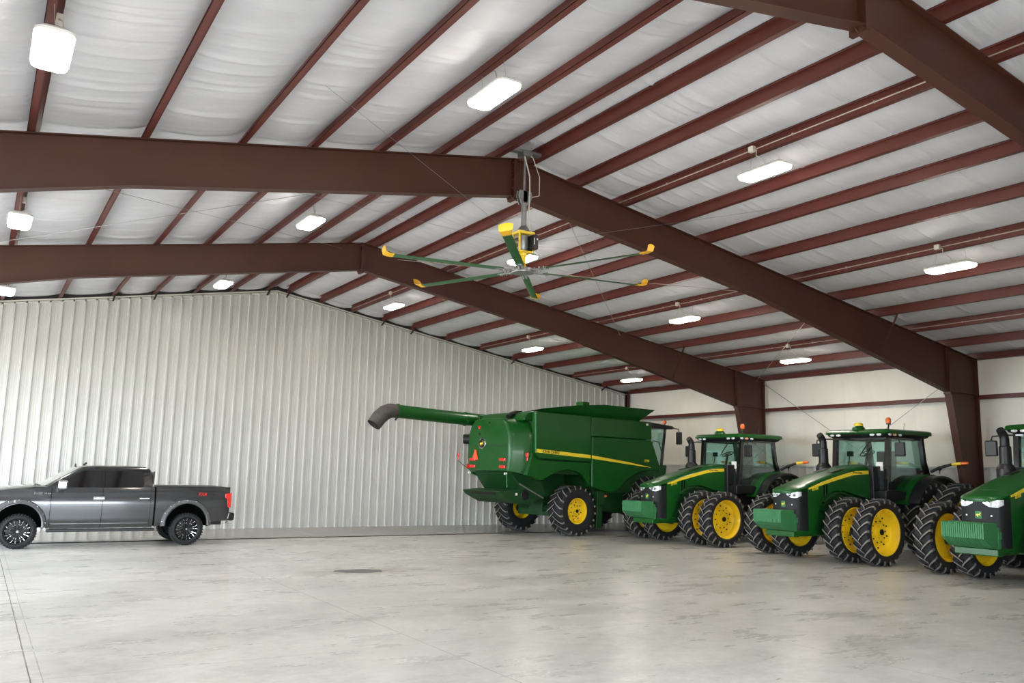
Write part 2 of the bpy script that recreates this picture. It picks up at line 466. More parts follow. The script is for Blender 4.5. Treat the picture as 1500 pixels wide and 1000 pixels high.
# ------------------------------------------------------------------ steel frames
def strip(mb, pts, y, w, th, up):
    # flange plate along a 2-D polyline in x,z ; 'up' +1 puts thickness above the line
    for (xa, za), (xb, zb) in zip(pts, pts[1:]):
        d = Vector((xb-xa, 0, zb-za)).normalized(); n = Vector((-d.z, 0, d.x))*(1 if d.x >= 0 else -1)
        if abs(d.x) < 1e-6: n = Vector((1, 0, 0))
        a, b = (0, th) if up > 0 else (-th, 0)
        P = lambda x, z, o, yy: Vector((x, yy, z)) + n*o
        vs = [P(x, z, o_, yy) for (x, z) in ((xa, za), (xb, zb)) for o_ in (a, b) for yy in (y-w/2, y+w/2)]
        mb.add(vs, [(0,1,3,2), (4,6,7,5), (0,4,5,1), (2,3,7,6), (0,2,6,4), (1,5,7,3)])
def top(x): return ZP-.006-S*abs(x)
def bot(x):
    a = abs(x)
    return ZP-S*a-.725 if a < 6.6 else lerp(ZP-S*6.6-.725, 4.377, (a-6.6)/(13.72-6.6))
def frame(y, label, near_braces, far_braces):
    e = empty('steel_frame', (0, y, 0)); tag(e, label, 'steel frame', 'main steel frames')
    for s in (-1, 1):
        mb = MB(); xs = [.02, 6.6, 13.72]
        poly = [(s*x, top(x)) for x in xs] + [(s*x, bot(x)) for x in reversed(xs)]
        mb.prism(poly, 'y', -.006, .006)
        strip(mb, [(s*.02, top(.02)), (s*13.9, top(13.9))], 0, .2, .014, -1)
        strip(mb, [(s*x, bot(x)) for x in xs], 0, .2, .016, -1)
        for xx in (3.0, 7.9, 10.6): mb.box(s*xx-.004, s*xx+.004, -.09, .09 if xx != 10.6 else .09, bot(xx), bot(xx)+.001)
        mb.build('rafter', M['frame'], e)
        mb = MB(); x1 = W
        mb.prism([(s*13.76, top(13.76)), (s*x1, top(x1)), (s*x1, 0.02), (s*14.63, .02), (s*13.76, 4.36)], 'y', -.006, .006)
        for xa, za, xb, zb in ((x1-.007, 0, x1-.007, top(x1)), (14.63, 0, 13.74, 4.37)):
            mb.bar((s*xa, 0, za), (s*xb, 0, zb), .2, .016, up=(1, 0, 0))
        mb.bar((s*13.76, 0, 4.372), (s*15.03, 0, 4.372), .19, .016)
        strip(mb, [(s*13.76, top(13.76)), (s*x1, top(x1))], 0, .2, .014, -1)
        mb.box(min(s*14.5, s*15.1), max(s*14.5, s*15.1), -.14, .14, 0, .025)
        c = mb.build('column', M['frame'], e)
        mb = MB().box(min(s*13.70, s*13.76), max(s*13.70, s*13.76), -.1, .1, 4.30, 5.56)
        for k in range(5):
            for q in (-.06, .06): mb.box(min(s*13.66, s*13.80), max(s*13.66, s*13.80), q-.014, q+.014, 4.45+k*.24, 4.478+k*.24)
        mb.build('knee_plate', M['frame'], e)
    mb = MB().box(-.035, .035, -.115, .115, 7.05, 7.855)
    for k in range(5):
        for q in (-.075, .075): mb.box(-.065, .065, q-.016, q+.016, 7.085+k*.17, 7.117+k*.17)
    mb.prism([(-.2, 7.2), (-.03, 7.06), (-.03, 7.24)], 'y', -.008, .008); mb.prism([(.2, 7.2), (.03, 7.06), (.03, 7.24)], 'y', -.008, .008)
    mb.build('apex_plate', M['frame'], e)
    for dy, lst in ((-1, near_braces), (1, far_braces)):
        for x in lst:
            mb = MB().bar((x, dy*.62, ZP-S*abs(x)+.03), (x, dy*.07, bot(x)+.04), .04, .006).bar((x+.018, dy*.62, ZP-S*abs(x)+.03), (x+.018, dy*.07, bot(x)+.04), .006, .04)
            mb.build('flange_brace', M['dark'] if dy > 0 else M['frame'], e)
    return e
frame(FY[0], 'farthest dark red rafter frame, in front of the white ribbed end wall', [10.8], [.33, 3.83, -3.83, -7.87, 13.76])
frame(FY[1], 'middle dark red rafter frame, with the big fan hanging at its peak', [10.8], [13.76])
frame(FY[2], 'nearest dark red rafter frame, crossing the top right corner of the roof', [], [13.76])
# rafter on the end wall
e = empty('end_rafter', (0, -.01, 0)); tag(e, 'dark steel rafter over the top of the white ribbed end wall', 'rafter')
for s in (-1, 1):
    mb = MB(); mb.prism([(0, ZP-.075), (s*WX, ZP-.075-S*WX), (s*WX, ZR-.02-S*WX), (0, ZR-.02)], 'y', -.0, .12)
    strip(mb, [(0, ZP-.07), (s*15.2, ZP-.07-S*15.2)], -.015, .07, .01, 1)
    mb.build('rafter_half', M['dark'], e)
for x in (.33, -.33, 3.83, 4.98, -5.0, -3.83, 9.33, 13.76):
    MB().bar((x, -.42, ZP-S*abs(x)+.02), (x-.02, -.06, ZP-S*abs(x)-.16), .045, .03).build('flange_brace', M['dark'], e)
mb = MB().box(15.02, 15.16, -.14, -.06, 0, 5.3).box(15.02, 15.035, -.2, -.05, 0, 5.3).box(15.02, 15.16, -.16, -.15, 0, 5.3)
tag(mb.build('corner_post', M['frame']), 'dark red corner post where the ribbed wall meets the side wall', 'post')

# ------------------------------------------------------------------ brace rods, conduits
def rod(pts, r, name, label, m, cat):
    tag(MB().tube(pts, r, 6).build(name, m, smooth=60), label, cat)
rz = lambda x: ZP-S*abs(x)-.03
rod([(-9.3, FY[1]+.1, rz(9.3)-.12), (-.6, FY[0]-.1, rz(.6)-.12)], .005, 'brace_rod', 'thin steel brace rod slanting across the left roof bay towards the ridge', M['galv'], 'brace rod')
rod([(-.6, FY[1]+.1, rz(.6)-.12), (-9.3, FY[0]-.1, rz(9.3)-.12)], .005, 'brace_rod', 'thin brace rod across the left roof bay, falling away from the ridge', M['galv'], 'brace rod')
rod([(1.0, FY[1]+.1, rz(1)-.12), (8.6, FY[0]-.1, rz(8.6)-.12)], .008, 'brace_rod', 'thin pale brace rod across the right roof bay behind the fan', M['conduit'], 'brace rod')
rod([(8.6, FY[1]+.1, rz(8.6)-.12), (1.0, FY[0]-.1, rz(1.)-.12)], .008, 'brace_rod', 'thin pale brace rod beside the lamp of the right roof bay', M['conduit'], 'brace rod')
rod([(8.9, FY[1]+.1, rz(8.9)-.12), (14.6, FY[0]-.1, rz(14.6)-.12)], .008, 'brace_rod', 'thin brace rod in the lowest part of the right roof bay', M['conduit'], 'brace rod')
rod([(15.02, FY[0]-.1, 5.2), (15.02, FY[1]+.1, .6)], .009, 'brace_rod', 'thin brace rod on the side wall falling towards the middle column', M['galv'], 'brace rod')
rod([(15.02, FY[1]+.1, 5.2), (15.02, FY[0]-.1, .6)], .009, 'brace_rod', 'thin brace rod on the side wall rising to the middle column', M['galv'], 'brace rod')
for x, lab in ((-.33, 'pale conduit running along the ridge purlin of the left slope'), (2.63, 'pale conduit along the third purlin of the right slope'),
               (7.87, 'pale conduit along the seventh purlin of the right slope'), (12.25, 'pale conduit along the tenth purlin of the right slope')):
    z = ZP-S*abs(x)+.085; xo = x+(-.018 if x > 0 else .018)
    mb = MB()
    y = YB+.3
    mb.tube([(xo, YB+.2, z), (xo, -.2, z)], .011, 6)
    while y < -.3:
        mb.box(xo-.016, xo+.016, y-.012, y+.012, z-.018, z+.022); y += 1.5
    tag(mb.build('conduit', M['conduit'], smooth=50), lab, 'conduit')

# ------------------------------------------------------------------ lights
def make_light():
    e = empty('shed_light', (0, 0, 0))
    L, Wd = .96, .37
    def rr(hx, hy, z, r=.10, n=5):
        pts = []
        for cx, cy, a0 in ((hx-r, hy-r, 0), (-hx+r, hy-r, 90), (-hx+r, -hy+r, 180), (hx-r, -hy+r, 270)):
            for k in range(n+1):
                a = D(a0+90*k/n); pts.append((cx+r*math.cos(a), cy+r*math.sin(a), z))
        return pts
    MB().loft([rr(Wd/2, L/2, .02), rr(Wd/2, L/2, .05), rr(Wd/2-.06, L/2-.06, .095, .06)]).build('housing', M['paper'], e, smooth=40)
    MB().loft([rr(Wd/2-.05, L/2-.05, -.035, .07), rr(Wd/2-.015, L/2-.015, -.015, .09), rr(Wd/2-.01, L/2-.01, .02)]).build('diffuser', M['lens_emit'], e, smooth=40)
    MB().box(-.06, .06, L/2-.1, L/2+.05, .03, .10).build('end_cap', M['paper'], e, bevel=.008)
    return e
LX = [(-7.87, ''), (-2.63, ''), (2.63, ''), (7.87, ''), (12.27, '')]
LBL = {
 (0, 0): 'big glowing shed light in the top left corner, under the nearest roof bay', (0, 1): 'glowing shed light high up left of the ridge, in the nearest roof bay',
 (0, 2): 'glowing shed light with a white cord, right of the ridge in the nearest roof bay', (0, 3): 'glowing shed light at the right edge, above the third tractor',
 (1, 0): 'glowing shed light between the two left rafters at the left edge', (1, 1): 'glowing shed light between the middle and far rafters, left of the fan',
 (1, 2): 'glowing shed light half hidden behind the fan shaft', (1, 3): 'glowing shed light right of the fan tips, below the middle rafter',
 (1, 4): 'low glowing shed light above the second tractor, nearest the side wall in the middle bay',
 (2, 0): 'small glowing shed light cut by the left edge, beyond the far rafter', (2, 1): 'small glowing shed light over the ribbed wall, left of its peak',
 (2, 2): 'small glowing shed light just right of the ribbed wall peak', (2, 3): 'small glowing shed light above the combine, half way down the far right slope',
 (2, 4): 'small lowest glowing shed light in the far corner above the combine cab'}
proto = None
for b, y in ((0, -18.88), (1, -11.33), (2, -3.78)):
    for i, (x, _) in enumerate(LX):
        if (b, i) not in LBL: continue
        if proto is None: e = proto = make_light()
        else: e = dup(proto)
        z = ZP-.065-S*abs(x)-.315
        e.location = (x, y, z)
        tag(e, LBL[(b, i)], 'light', 'shed lights under the roof')
for o in [q for q in COL.objects if q.name.startswith('shed_light')]:
    x, y, z = o.location; s = 1 if x > 0 else -1; zt = ZP-S*abs(x)
    for dy in (-.32, .32):
        MB().tube([(0, dy, .09), (s*.03, dy*.9, zt-z+.01)], .0025, 5).build('hanger_wire', M['conduit'], o, smooth=60)
    xb = -.04 if s > 0 else .04
    MB().box(min(0, xb*2), max(0, xb*2), .17, .28, zt-z+.04, zt-z+.14).build('junction_box', M['cable'], o, bevel=.008)
    MB().tube([(xb, .17, zt-z+.07), (xb-s*.03, .10, zt-z+.03), (xb-s*.05, .09, zt-z-.07), (xb-s*.03, .0, zt-z-.15), (xb*.3, -.02, .19), (0, 0, .09)], .009, 6).build('power_cord', M['cable'], o, smooth=60)

# ------------------------------------------------------------------ ceiling fan
def fan():
    e = empty('ceiling_fan', (0, -15.53, 0)); tag(e, 'large six blade shop fan with green blades and yellow tips under the ridge', 'ceiling fan')
    zb = 5.60
    mb = MB().box(-.36, .36, -.06, .06, 7.84, 7.90).box(-.1, .1, -.1, .1, 7.78, 7.86)
    mb.tube([(0, 0, 7.8), (0, 0, 7.12)], .022, 8); mb.build('ceiling_mount', M['galv'], e)
    mb = MB()
    mb.prism([(-.13, 7.12), (.13, 7.12), (.15, 7.02), (.09, 6.86), (-.09, 6.86), (-.15, 7.02)], 'y', -.05, -.035)
    mb.prism([(-.13, 7.12), (.13, 7.12), (.15, 7.02), (.09, 6.86), (-.09, 6.86), (-.15, 7.02)], 'y', .035, .05)
    mb.box(-.05, .05, -.05, .05, 6.9, 7.12)
    for q in (-.09, .09): mb.tube([(q, -.07, 7.05), (q, .07, 7.05)], .014, 6)
    mb.build('swivel_bracket', M['galv'], e, bevel=.004)
    MB().tube([(0, 0, 6.9), (0, 0, 6.36)], .05, 12).lathe([(.055, 6.46), (.13, 6.36), (.13, 6.34), (0, 6.34)], 'z', n=16).build('drop_tube', M['galv'], e, smooth=50)
    mb = MB().box(-.17, .17, -.13, .13, 6.29, 6.34)
    for q in (-.15, .15):
        for r_ in (-.11, .11): mb.box(q-.015, q+.015, r_-.015, r_+.015, 5.98, 6.30)
    mb.box(-.15, .15, -.11, .11, 5.95, 5.98)
    mb.build('motor_frame', M['yellow'], e, bevel=.004)
    mb = MB().lathe([(0, 6.27), (.09, 6.27), (.1, 6.2), (.1, 6.06), (.07, 6.0), (0, 6.0)], 'z', n=20).tube([(-.24, .02, 6.13), (-.08, .02, 6.13)], .065, 10)
    mb.build('gear_motor', M['galv'], e, smooth=45)
    mb = MB().box(-.055, .055, -.11, .11, 6.0, 6.27); mb.v = [(v[0]*1+.12, v[1]-.13, v[2]) for v in mb.v]
    bx = mb.build('control_box', M['black'], e, bevel=.015)
    mb = MB().box(.14, .165, -.243, -.241, 6.17, 6.2); mb.box(.08, .09, -.243, -.241, 6.08, 6.2); mb.build('box_label', M['paper'], bx)
    mb = MB().lathe([(0, 5.98), (.075, 5.98), (.075, 5.9), (.055, 5.88), (.055, 5.72), (.085, 5.68), (.085, 5.64), (0, 5.64)], 'z', n=16)
    mb.build('drive_shaft', M['yellow'], e, smooth=40)
    mb = MB().lathe([(0, 5.655), (.2, 5.655), (.21, 5.62), (.2, 5.575), (0, 5.575)], 'z', n=24)
    for k in range(6):
        a = D(-8.2+60*k); c, s_ = math.cos(a), math.sin(a)
        mb.bar((c*.15, s_*.15, 5.61), (c*.55, s_*.55, 5.61), .09, .02)
        for r_ in (.28, .38, .48):
            for q in (-.028, .028): mb.tube([(c*r_-s_*q, s_*r_+c*q, 5.58), (c*r_-s_*q, s_*r_+c*q, 5.65)], .011, 6)
    mb.build('hub', M['galv'], e, smooth=40)
    fb = mat('fan blade green', '2c6a3c', .3, metal=.4, coat=.3, var=.05)
    for k in range(6):
        a = D(-8.2+60*k); R3 = Matrix.Rotation(a, 3, 'Z'); pit = Matrix.Rotation(D(9), 3, 'X')
        prof = [(-.075, .0), (-.05, .012), (0, .018), (.045, .012), (.075, .0), (.045, -.006), (0, -.004), (-.05, -.006)]
        rings = []
        for r_ in (.4, 2.44):
            rings.append([tuple(R3 @ (Vector((r_, 0, 0)) + pit @ Vector((0, y, z)) + Vector((0, 0, zb+.015)))) for y, z in prof])
        bl = MB().loft(rings).build('blade', fb, e, smooth=40)
        tip = []
        for r_, sc in ((2.42, 1.02), (2.52, 1.1), (2.58, 1.35), (2.60, 1.5)):
            up = {2.42: 0, 2.52: .004, 2.58: .03, 2.60: .11}[r_]
            tip.append([tuple(R3 @ (Vector((r_, 0, 0)) + pit @ Vector((0, y*sc*1.05, z*1.8)) + Vector((0, 0, zb+.015+up)))) for y, z in prof])
        MB().loft(tip).build('blade_tip', mat('fan tip yellow', 'f3b81c', .35, var=0) if k == 0 else bpy.data.materials['fan tip yellow'], bl, smooth=50)
    for x, y in ((-4.6, -2.2), (4.6, -2.2), (4.3, 2.6), (-4.3, 2.6)):
        MB().tube([(math.copysign(.12, x), math.copysign(.1, y), 6.14), (x, y, ZP-S*abs(x)+.02)], .0025, 5).build('guy_wire', M['galv'], e)
    MB().tube([(-.06, .02, 7.95), (-.02, -.06, 7.7), (.06, -.08, 7.4), (.09, -.05, 7.1), (.07, -.06, 6.8), (.08, -.1, 6.27)], .012, 6).build('power_cord', M['cable'], e, smooth=60)
    MB().tube([(-.02, .02, 7.9), (.1, -.12, 7.75), (.24, -.14, 7.4), (.25, -.12, 7.05), (.14, -.06, 7.02)], .008, 6).build('safety_cable', M['cable'], e, smooth=60)
fan()

# ------------------------------------------------------------------ puddle
rnd = random.Random(5)
pts = []
for k in range(40):
    a = 2*PI*k/40; r = 1+.22*noise.noise((math.cos(a)*1.4, math.sin(a)*1.4, 3.3))
    d = Vector((math.cos(a)*.5*r, math.sin(a)*.30*r))
    pts.append((-1.50+d.x*math.cos(D(-20))-d.y*math.sin(D(-20)), -12.05+d.x*math.sin(D(-20))+d.y*math.cos(D(-20))))
mb = MB(); mb.prism(pts, 'z', .0004, .003)
tag(mb.build('puddle', M['puddle']), 'small dark wet puddle on the concrete in front of the ribbed wall', 'puddle')

# ------------------------------------------------------------------ wheels
def ag_tire(R, w, rr, n, lugh=.045):
    mb = MB(); b = R-lugh; h = w/2
    prof = [(rr, -h*.80), (rr+.02, -h*.90), (rr+(b-rr)*.45, -h*1.0), (b-.05, -h*.97), (b-.012, -h*.88), (b, -h*.5), (b, h*.5), (b-.012, h*.88),
            (b-.05, h*.97), (rr+(b-rr)*.45, h*1.0), (rr+.02, h*.90), (rr, h*.80), (rr-.02, h*.6), (rr-.02, -h*.6)]
    mb.lathe(prof, 'y', n=56, closed=True)
    pitch = 2*PI/n
    for s in (-1, 1):
        for k in range(n):
            th0 = pitch*(k+(.5 if s > 0 else 0)); rings = []
            for t in (0, .3, .62, .9, 1.0):
                y = s*lerp(-.03, h*.99, t); th = th0+pitch*1.0*(t**.85)
                hw = lerp(.022, .03, t)*R/1.0; twb = hw*1.5
                rt = R if t < .85 else (R-.008 if t < .95 else R-.035)
                rb = b-.02 if t < .95 else b-.07
                yo = y if t < 1 else s*h*1.02
                def pt(r, off): return (r*math.cos(th+off/r), yo, r*math.sin(th+off/r))
                rings.append([pt(rb, -twb), pt(rt, -hw), pt(rt, -hw+.4*hw), pt(rt, hw), pt(rb, twb)])
            m = 5; o = len(mb.v)
            mb.v += [p for r in rings for p in r]
            for i in range(len(rings)-1):
                for j in range(m-1):
                    mb.f.append((o+i*m+j, o+i*m+j+1, o+(i+1)*m+j+1, o+(i+1)*m+j)); mb.m.append(1 if j in (1, 2) else 0)
            mb.f.append(tuple(o+j for j in range(m))); mb.m.append(0)
            mb.f.append(tuple(o+(len(rings)-1)*m+j for j in range(m))[::-1]); mb.m.append(1)
    return mb
def ag_rim(rr, w, dish, hubr=.19, nb=10):
    # dish: y of the centre disc (outer side is +y)
    mb = MB(); h = w/2
    mb.lathe([(rr+.025, -h*.84), (rr+.03, -h*.80), (rr, -h*.78), (rr-.035, -h*.5), (rr-.05, 0), (rr-.035, h*.5), (rr, h*.78), (rr+.03, h*.80), (rr+.025, h*.86), (rr-.012, h*.86),
              (rr-.05, h*.5), (rr-.065, dish+.05), (rr*.8, dish+.01), (rr*.62, dish-.02), (rr*.58, dish+.015), (hubr+.04, dish+.03), (hubr, dish+.03), (0, dish+.03),
              (0, dish-.03), (rr*.6, dish-.05), (rr-.065, dish), (rr-.065, -h*.5), (rr-.012, -h*.84)], 'y', n=44)
    for k in range(nb):
        a = 2*PI*k/nb; mb.tube([(math.cos(a)*rr*.47, dish, math.sin(a)*rr*.47), (math.cos(a)*rr*.47, dish+.05, math.sin(a)*rr*.47)], .017, 6, mi=1)
    for k in range(nb):
        a = 2*PI*(k+.5)/nb; mb.tube([(math.cos(a)*rr*.7, dish-.01, math.sin(a)*rr*.7), (math.cos(a)*rr*.7, dish+.012, math.sin(a)*rr*.7)], .02, 8, mi=1)
    mb.lathe([(0, dish+.03), (hubr*.75, dish+.03), (hubr*.7, dish+.10), (hubr*.35, dish+.115), (0, dish+.115)], 'y', n=20)
    mb.lathe([(hubr*.36, dish+.1), (hubr*.36, dish+.14), (0, dish+.14)], 'y', n=14, mi=1)
    return mb
def put_wheel(parent, proto, x, y, z, flip, steer=0):
    if proto['obj'] is None:
        t = proto['tire'].build('tire', [M['rubber'], M['lug']], parent, smooth=40)
        proto['rim'].build('rim', [M['yellow'], M['black']], t, smooth=35); proto['obj'] = t
    else: t = dup(proto['obj'], parent)
    t.parent = parent; t.location = (x, y, z)
    # chevrons must point the same way on both sides: mirror by rotating half a turn about x keeps the rim outward
    t.rotation_euler = (0, (x*1.7+y) % 1.0, steer) if not flip else (0, (x*1.7+y) % 1.0, steer)
    t.scale = (1, -1 if flip else 1, 1)
    return t

# ------------------------------------------------------------------ tractor
FW = {'tire': ag_tire(.785, .42, .535, 22), 'rim': ag_rim(.535, .42, -.06), 'obj': None}
RW = {'tire': ag_tire(.985, .50, .60, 23, .05), 'rim': ag_rim(.60, .5, -.04, .2), 'obj': None}

def ring_sym(x, pts):   # pts: right side list from bottom to top centre (y>0) -> closed ring
    r = [(x, y, z) for y, z in pts] + [(x, -y, z) for y, z in reversed(pts) if y > 1e-6]
    return r
LOGO = [(-.5,-.08),(-.34,.12),(-.2,.2),(.02,.12),(.2,.2),(.28,.34),(.2,.5),(.3,.44),(.36,.32),(.5,.2),(.42,.16),(.34,.16),(.28,.04),(.34,-.1),(.5,-.2),(.32,-.16),(.2,-.06),(.06,-.04),(-.08,-.14),(-.02,-.3),(-.12,-.36),(-.2,-.16),(-.32,-.1)]
def deer(mb, o, u, v, size, th, mi=0):
    o = Vector(o); u = Vector(u); v = Vector(v); n = u.cross(v)
    k = len(LOGO); vs = [o+u*(a*size)+v*(b*size) for a, b in LOGO]; vs2 = [p+n*th for p in vs]
    mb.add(vs+vs2, [tuple(range(k))[::-1], tuple(range(k, 2*k))]+[(i, (i+1) % k, k+(i+1) % k, k+i) for i in range(k)], mi)

def make_tractor():
    RX = -3.17
    e = empty('tractor', (0, 0, 0), PI)
    low = [(-1.35, 1.50), (-.85, 1.60), (-.3, 1.72), (.1, 1.70), (.38, 1.56), (.58, 1.32), (.70, 1.02), (.80, .78), (.98, .68), (1.4, .68)]
    topz = [(-1.35, 2.38), (-1.0, 2.34), (-.5, 2.24), (0, 2.13), (.5, 2.0), (.9, 1.88), (1.2, 1.80), (1.38, 1.74)]
    def hw(x): return interp([(-1.35, .50), (-.4, .47), (.6, .45), (1.1, .44), (1.25, .43), (1.32, .40), (1.38, .33), (1.42, .24)], x)
    def section(x, zl, inset=0):
        zt = interp(topz, x); w = hw(x)-inset; sh = zt-.16
        return ring_sym(x, [(w*.985, zl), (w, lerp(zl, sh, .5)), (w, sh), (w*.97, zt-.09), (w*.86, zt-.035), (w*.6, zt-.008), (0, zt+.012)])
    # hood (green): back part full depth
    xs = [-1.33, -1.1, -.85, -.6, -.3, -.1, .1, .25, .38, .48, .58, .65, .70, .76, .80, .9, 1.0]
    MB().loft([section(x, interp(low, x)) for x in xs]).build('hood', M['green'], e, smooth=45)
    # hood nose top, over the grille
    nose = []
    for x in (1.0, 1.1, 1.2, 1.28, 1.34, 1.385, 1.41):
        zt = interp(topz, x)-(.03 if x > 1.4 else 0); w = hw(x)
        nose.append(ring_sym(x, [(w*.97, zt-.085), (w, zt-.075), (w*.975, zt-.06), (w*.86, zt-.035), (w*.6, zt-.008), (0, zt+.008)]))
    nz = MB().loft(nose).build('hood_nose', M['green'], e, smooth=45)
    # grille wraps round the front
    g = []
    for x, w in ((1.005, .435), (1.1, .435), (1.2, .43), (1.28, .405), (1.34, .35), (1.375, .2)):
        g.append([(x, w, .74), (x, w, 1.2), (x, w*1.0, 1.68), (x, -w, 1.68), (x, -w, 1.2), (x, -w, .74)])
    gr = MB().loft(g).build('grille', M['blackg'], e, smooth=50)
    # headlights: two slanted lens clusters
    def frontx(y):
        a = abs(y); return interp([(0, 1.38), (.2, 1.377), (.35, 1.343), (.405, 1.285), (.43, 1.2), (.44, 1.12)], a)
    for s in (-1, 1):
        ys = [.10, .16, .22, .28, .33, .37, .405, .425]; mb = MB(); rings = []
        for k, y in enumerate(ys):
            t = k/(len(ys)-1); zt = 1.675; zb = lerp(1.60, 1.525, min(1, t*3)) if t < .7 else lerp(1.525, 1.575, (t-.7)/.3)
            fx = frontx(y)+.008
            rings.append([(fx-.03, s*y, zb), (fx, s*y, zb), (fx, s*y, zt), (fx-.03, s*y, zt)])
        h = mb.loft(rings).build('headlight', M['lampglass'], e, smooth=40)
        mb = MB()
        for y in (.2, .31):
            fx = frontx(y)+.003; mb.lathe([(0, fx+.012), (.04, fx+.010), (.045, fx)], 'x', (0, s*y, 1.595), 14)
        mb.build('bulb', M['chrome'], h, smooth=50)
        MB().lathe([(0, 1.384), (.018, 1.383), (.02, 1.36)], 'x', (0-.012, s*.25, 1.36), 12).build('marker_lamp', M['paper'], gr, smooth=50)
    mb = MB()
    mb.prism([(-.065, 1.31), (-.05, 1.295), (.05, 1.295), (.065, 1.31), (.065, 1.43), (.05, 1.445), (-.05, 1.445), (-.065, 1.43)], 'x', 1.375, 1.386)
    em = mb.build('emblem', M['green_lt'], e)
    mb = MB(); deer(mb, (1.3865, 0, 1.37), (0, 1, 0), (0, 0, 1), .115, .004); mb.build('emblem_mark', M['stripe'], em)
    # yellow stripe with lettering
    for s in (-1, 1):
        rings = []
        for k in range(15):
            x = lerp(.97, -1.28, k/14); zc = interp([(-1.3, 2.19), (-.8, 2.165), (-.3, 2.10), (.2, 2.02), (.6, 1.92), (.97, 1.80)], x); hh = interp([(-1.3, .045), (0, .045), (.6, .035), (.97, .016)], x)
            zc = min(zc, interp(topz, x)-.105-hh*.5) if s else zc
            y = hw(x)+.001
            rings.append([(x, s*(y-.01), zc-hh), (x, s*(y+.004), zc-hh), (x, s*(y+.004), zc+hh), (x, s*(y-.01), zc+hh)])
        st = MB().loft(rings).build('stripe', M['stripe'], e)
        text('lettering', 'JOHN DEERE', .062, M['black'], frameM((-.85, s*(hw(-.85)+.0055), 2.168), (-s, .0316, .05*-s), (0, 0, 1)), st)
        text('model_number', '8370R', .09, M['stripe'], frameM((.74, s*(hw(.74)+.003), 1.745), (-s, 0, .18 if s > 0 else -.18), (0, 0, 1)), e, shear=.2)
        # side vents
        mb = MB()
        for x in (.46, .36): mb.prism([(x, 1.40 if x > .4 else 1.52), (x-.05, 1.43 if x > .4 else 1.55), (x-.07, 1.86), (x-.015, 1.84)], 'y', s*(hw(x)-.01), s*(hw(x)+.004))
        mb.build('side_vent', M['gloss_black'], e)
    mb = MB()
    for s in (-1, 1): mb.prism([(-.1, 2.17), (-.1, 2.162), (-.55, 2.258), (-.55, 2.268)], 'y', s*.15, s*.3)
    mb.build('hood_grille', M['black'], e)
    # chassis, engine, transmission
    mb = MB().box(-3.6, 1.0, -.24, .24, .62, 1.45).box(-1.3, .5, -.33, .33, 1.2, 1.72).box(-3.4, -1.2, -.4, .4, .75, 1.5)
    mb.build('chassis', M['green_dk'], e, bevel=.03)
    mb = MB().box(.55, 1.42, -.3, .3, .60, .76).box(1.35, 1.55, -.44, .44, .60, .74).box(.95, 1.40, -.43, .43, .66, .76)
    mb.build('front_support', M['green'], e, bevel=.02)
    # suitcase weights on the front
    mb = MB(); n = 20
    for k in range(n):
        y0 = lerp(-.43, .43, k/n); y1 = lerp(-.43, .43, (k+1)/n)-.006
        mb.prism([(1.50, 1.235), (1.95, 1.235), (1.975, 1.21), (1.975, .94), (1.72, .76), (1.50, .74)], 'y', y0, y1)
    mb.prism([(1.49, 1.15), (1.49, .68), (1.42, .64), (1.40, 1.0), (1.44, 1.15)], 'y', -.43, .43)
    mb.build('front_weights', M['green_lt'], e, bevel=.006, seg=1)
    for s in (-1, 1): MB().box(1.40, 1.50, s*.43-.02, s*.43+.02, .93, 1.06).build('weight_bracket', M['green_lt'], e, bevel=.008)
    # front axle and rear axle
    mb = MB().tube([(0, -1.55, .72), (0, 1.55, .72)], .085, 12).box(-.16, .16, -.7, .7, .58, .84)
    for s in (-1, 1): mb.tube([(0, s*.45, .72), (0, s*.66, .72)], .2, 14)
    mb.build('front_axle', M['green_dk'], e, smooth=40)
    mb = MB().tube([(RX, -1.6, 1.0), (RX, 1.6, 1.0)], .075, 12).tube([(RX, -.62, 1.0), (RX, .62, 1.0)], .24, 14)
    mb.build('rear_axle', M['green_dk'], e, smooth=40)
    for s in (-1, 1):
        put_wheel(e, FW, 0, s*.84, .785, s < 0); put_wheel(e, FW, 0, s*1.66, .785, s < 0)
        put_wheel(e, RW, RX, s*.94, .985, s < 0); put_wheel(e, RW, RX, s*1.74, .985, s < 0)
        # rear fender: green shell with a black extension
        def fend(r0, r1, y0, y1, a0, a1, name, m):
            mb = MB(); prof = [(r0, y0), (r1, y0), (r1, y1), (r0, y1)]
            mb.lathe([(r, s*y) for r, y in prof], 'y', (RX, 0, 1.0), 22, True, a0, a1)
            return mb.build(name, m, e, smooth=35)
        fend(1.12, 1.17, .60, 1.02, D(20), D(150), 'fender', M['green'])
        fend(1.09, 1.14, 1.015, 1.34, D(22), D(150), 'fender_extension', M['black'])
        # amber extremity lamp on an arm
        y0 = .98; mb = MB().tube([(-3.35, s*.9, 2.24), (-3.45, s*1.1, 2.36), (-3.5, s*1.42, 2.45)], .04, 10)
        arm = mb.build('lamp_arm', M['black'], e, smooth=50)
        MB().tube([(-3.5, s*1.42, 2.45), (-3.52, s*1.66, 2.475)], .042, 10).build('arm_sleeve', M['stripe'], arm, smooth=50)
        MB().tube([(-3.52, s*1.66, 2.475), (-3.525, s*1.75, 2.482), (-3.53, s*1.84, 2.485)], [.045, .042, .03], 10).build('amber_lamp', M['amber'], arm, smooth=50)
        MB().lathe([(.01, 2.17), (.015, 2.26), (.06, 2.31), (.06, 2.34), (0, 2.34)], 'z', (-3.6, s*1.0, .02), 10).build('work_lamp', M['black'], e, smooth=40)
        # front fender bracket arches (green inner shield)
        mb = MB(); mb.lathe([(r, s*y) for r, y in ((.86, .46), (.89, .46), (.89, .60), (.86, .60))], 'y', (0, 0, .785), 16, True, D(50), D(140))
        mb.build('wheel_shield', M['green_dk'], e, smooth=40)
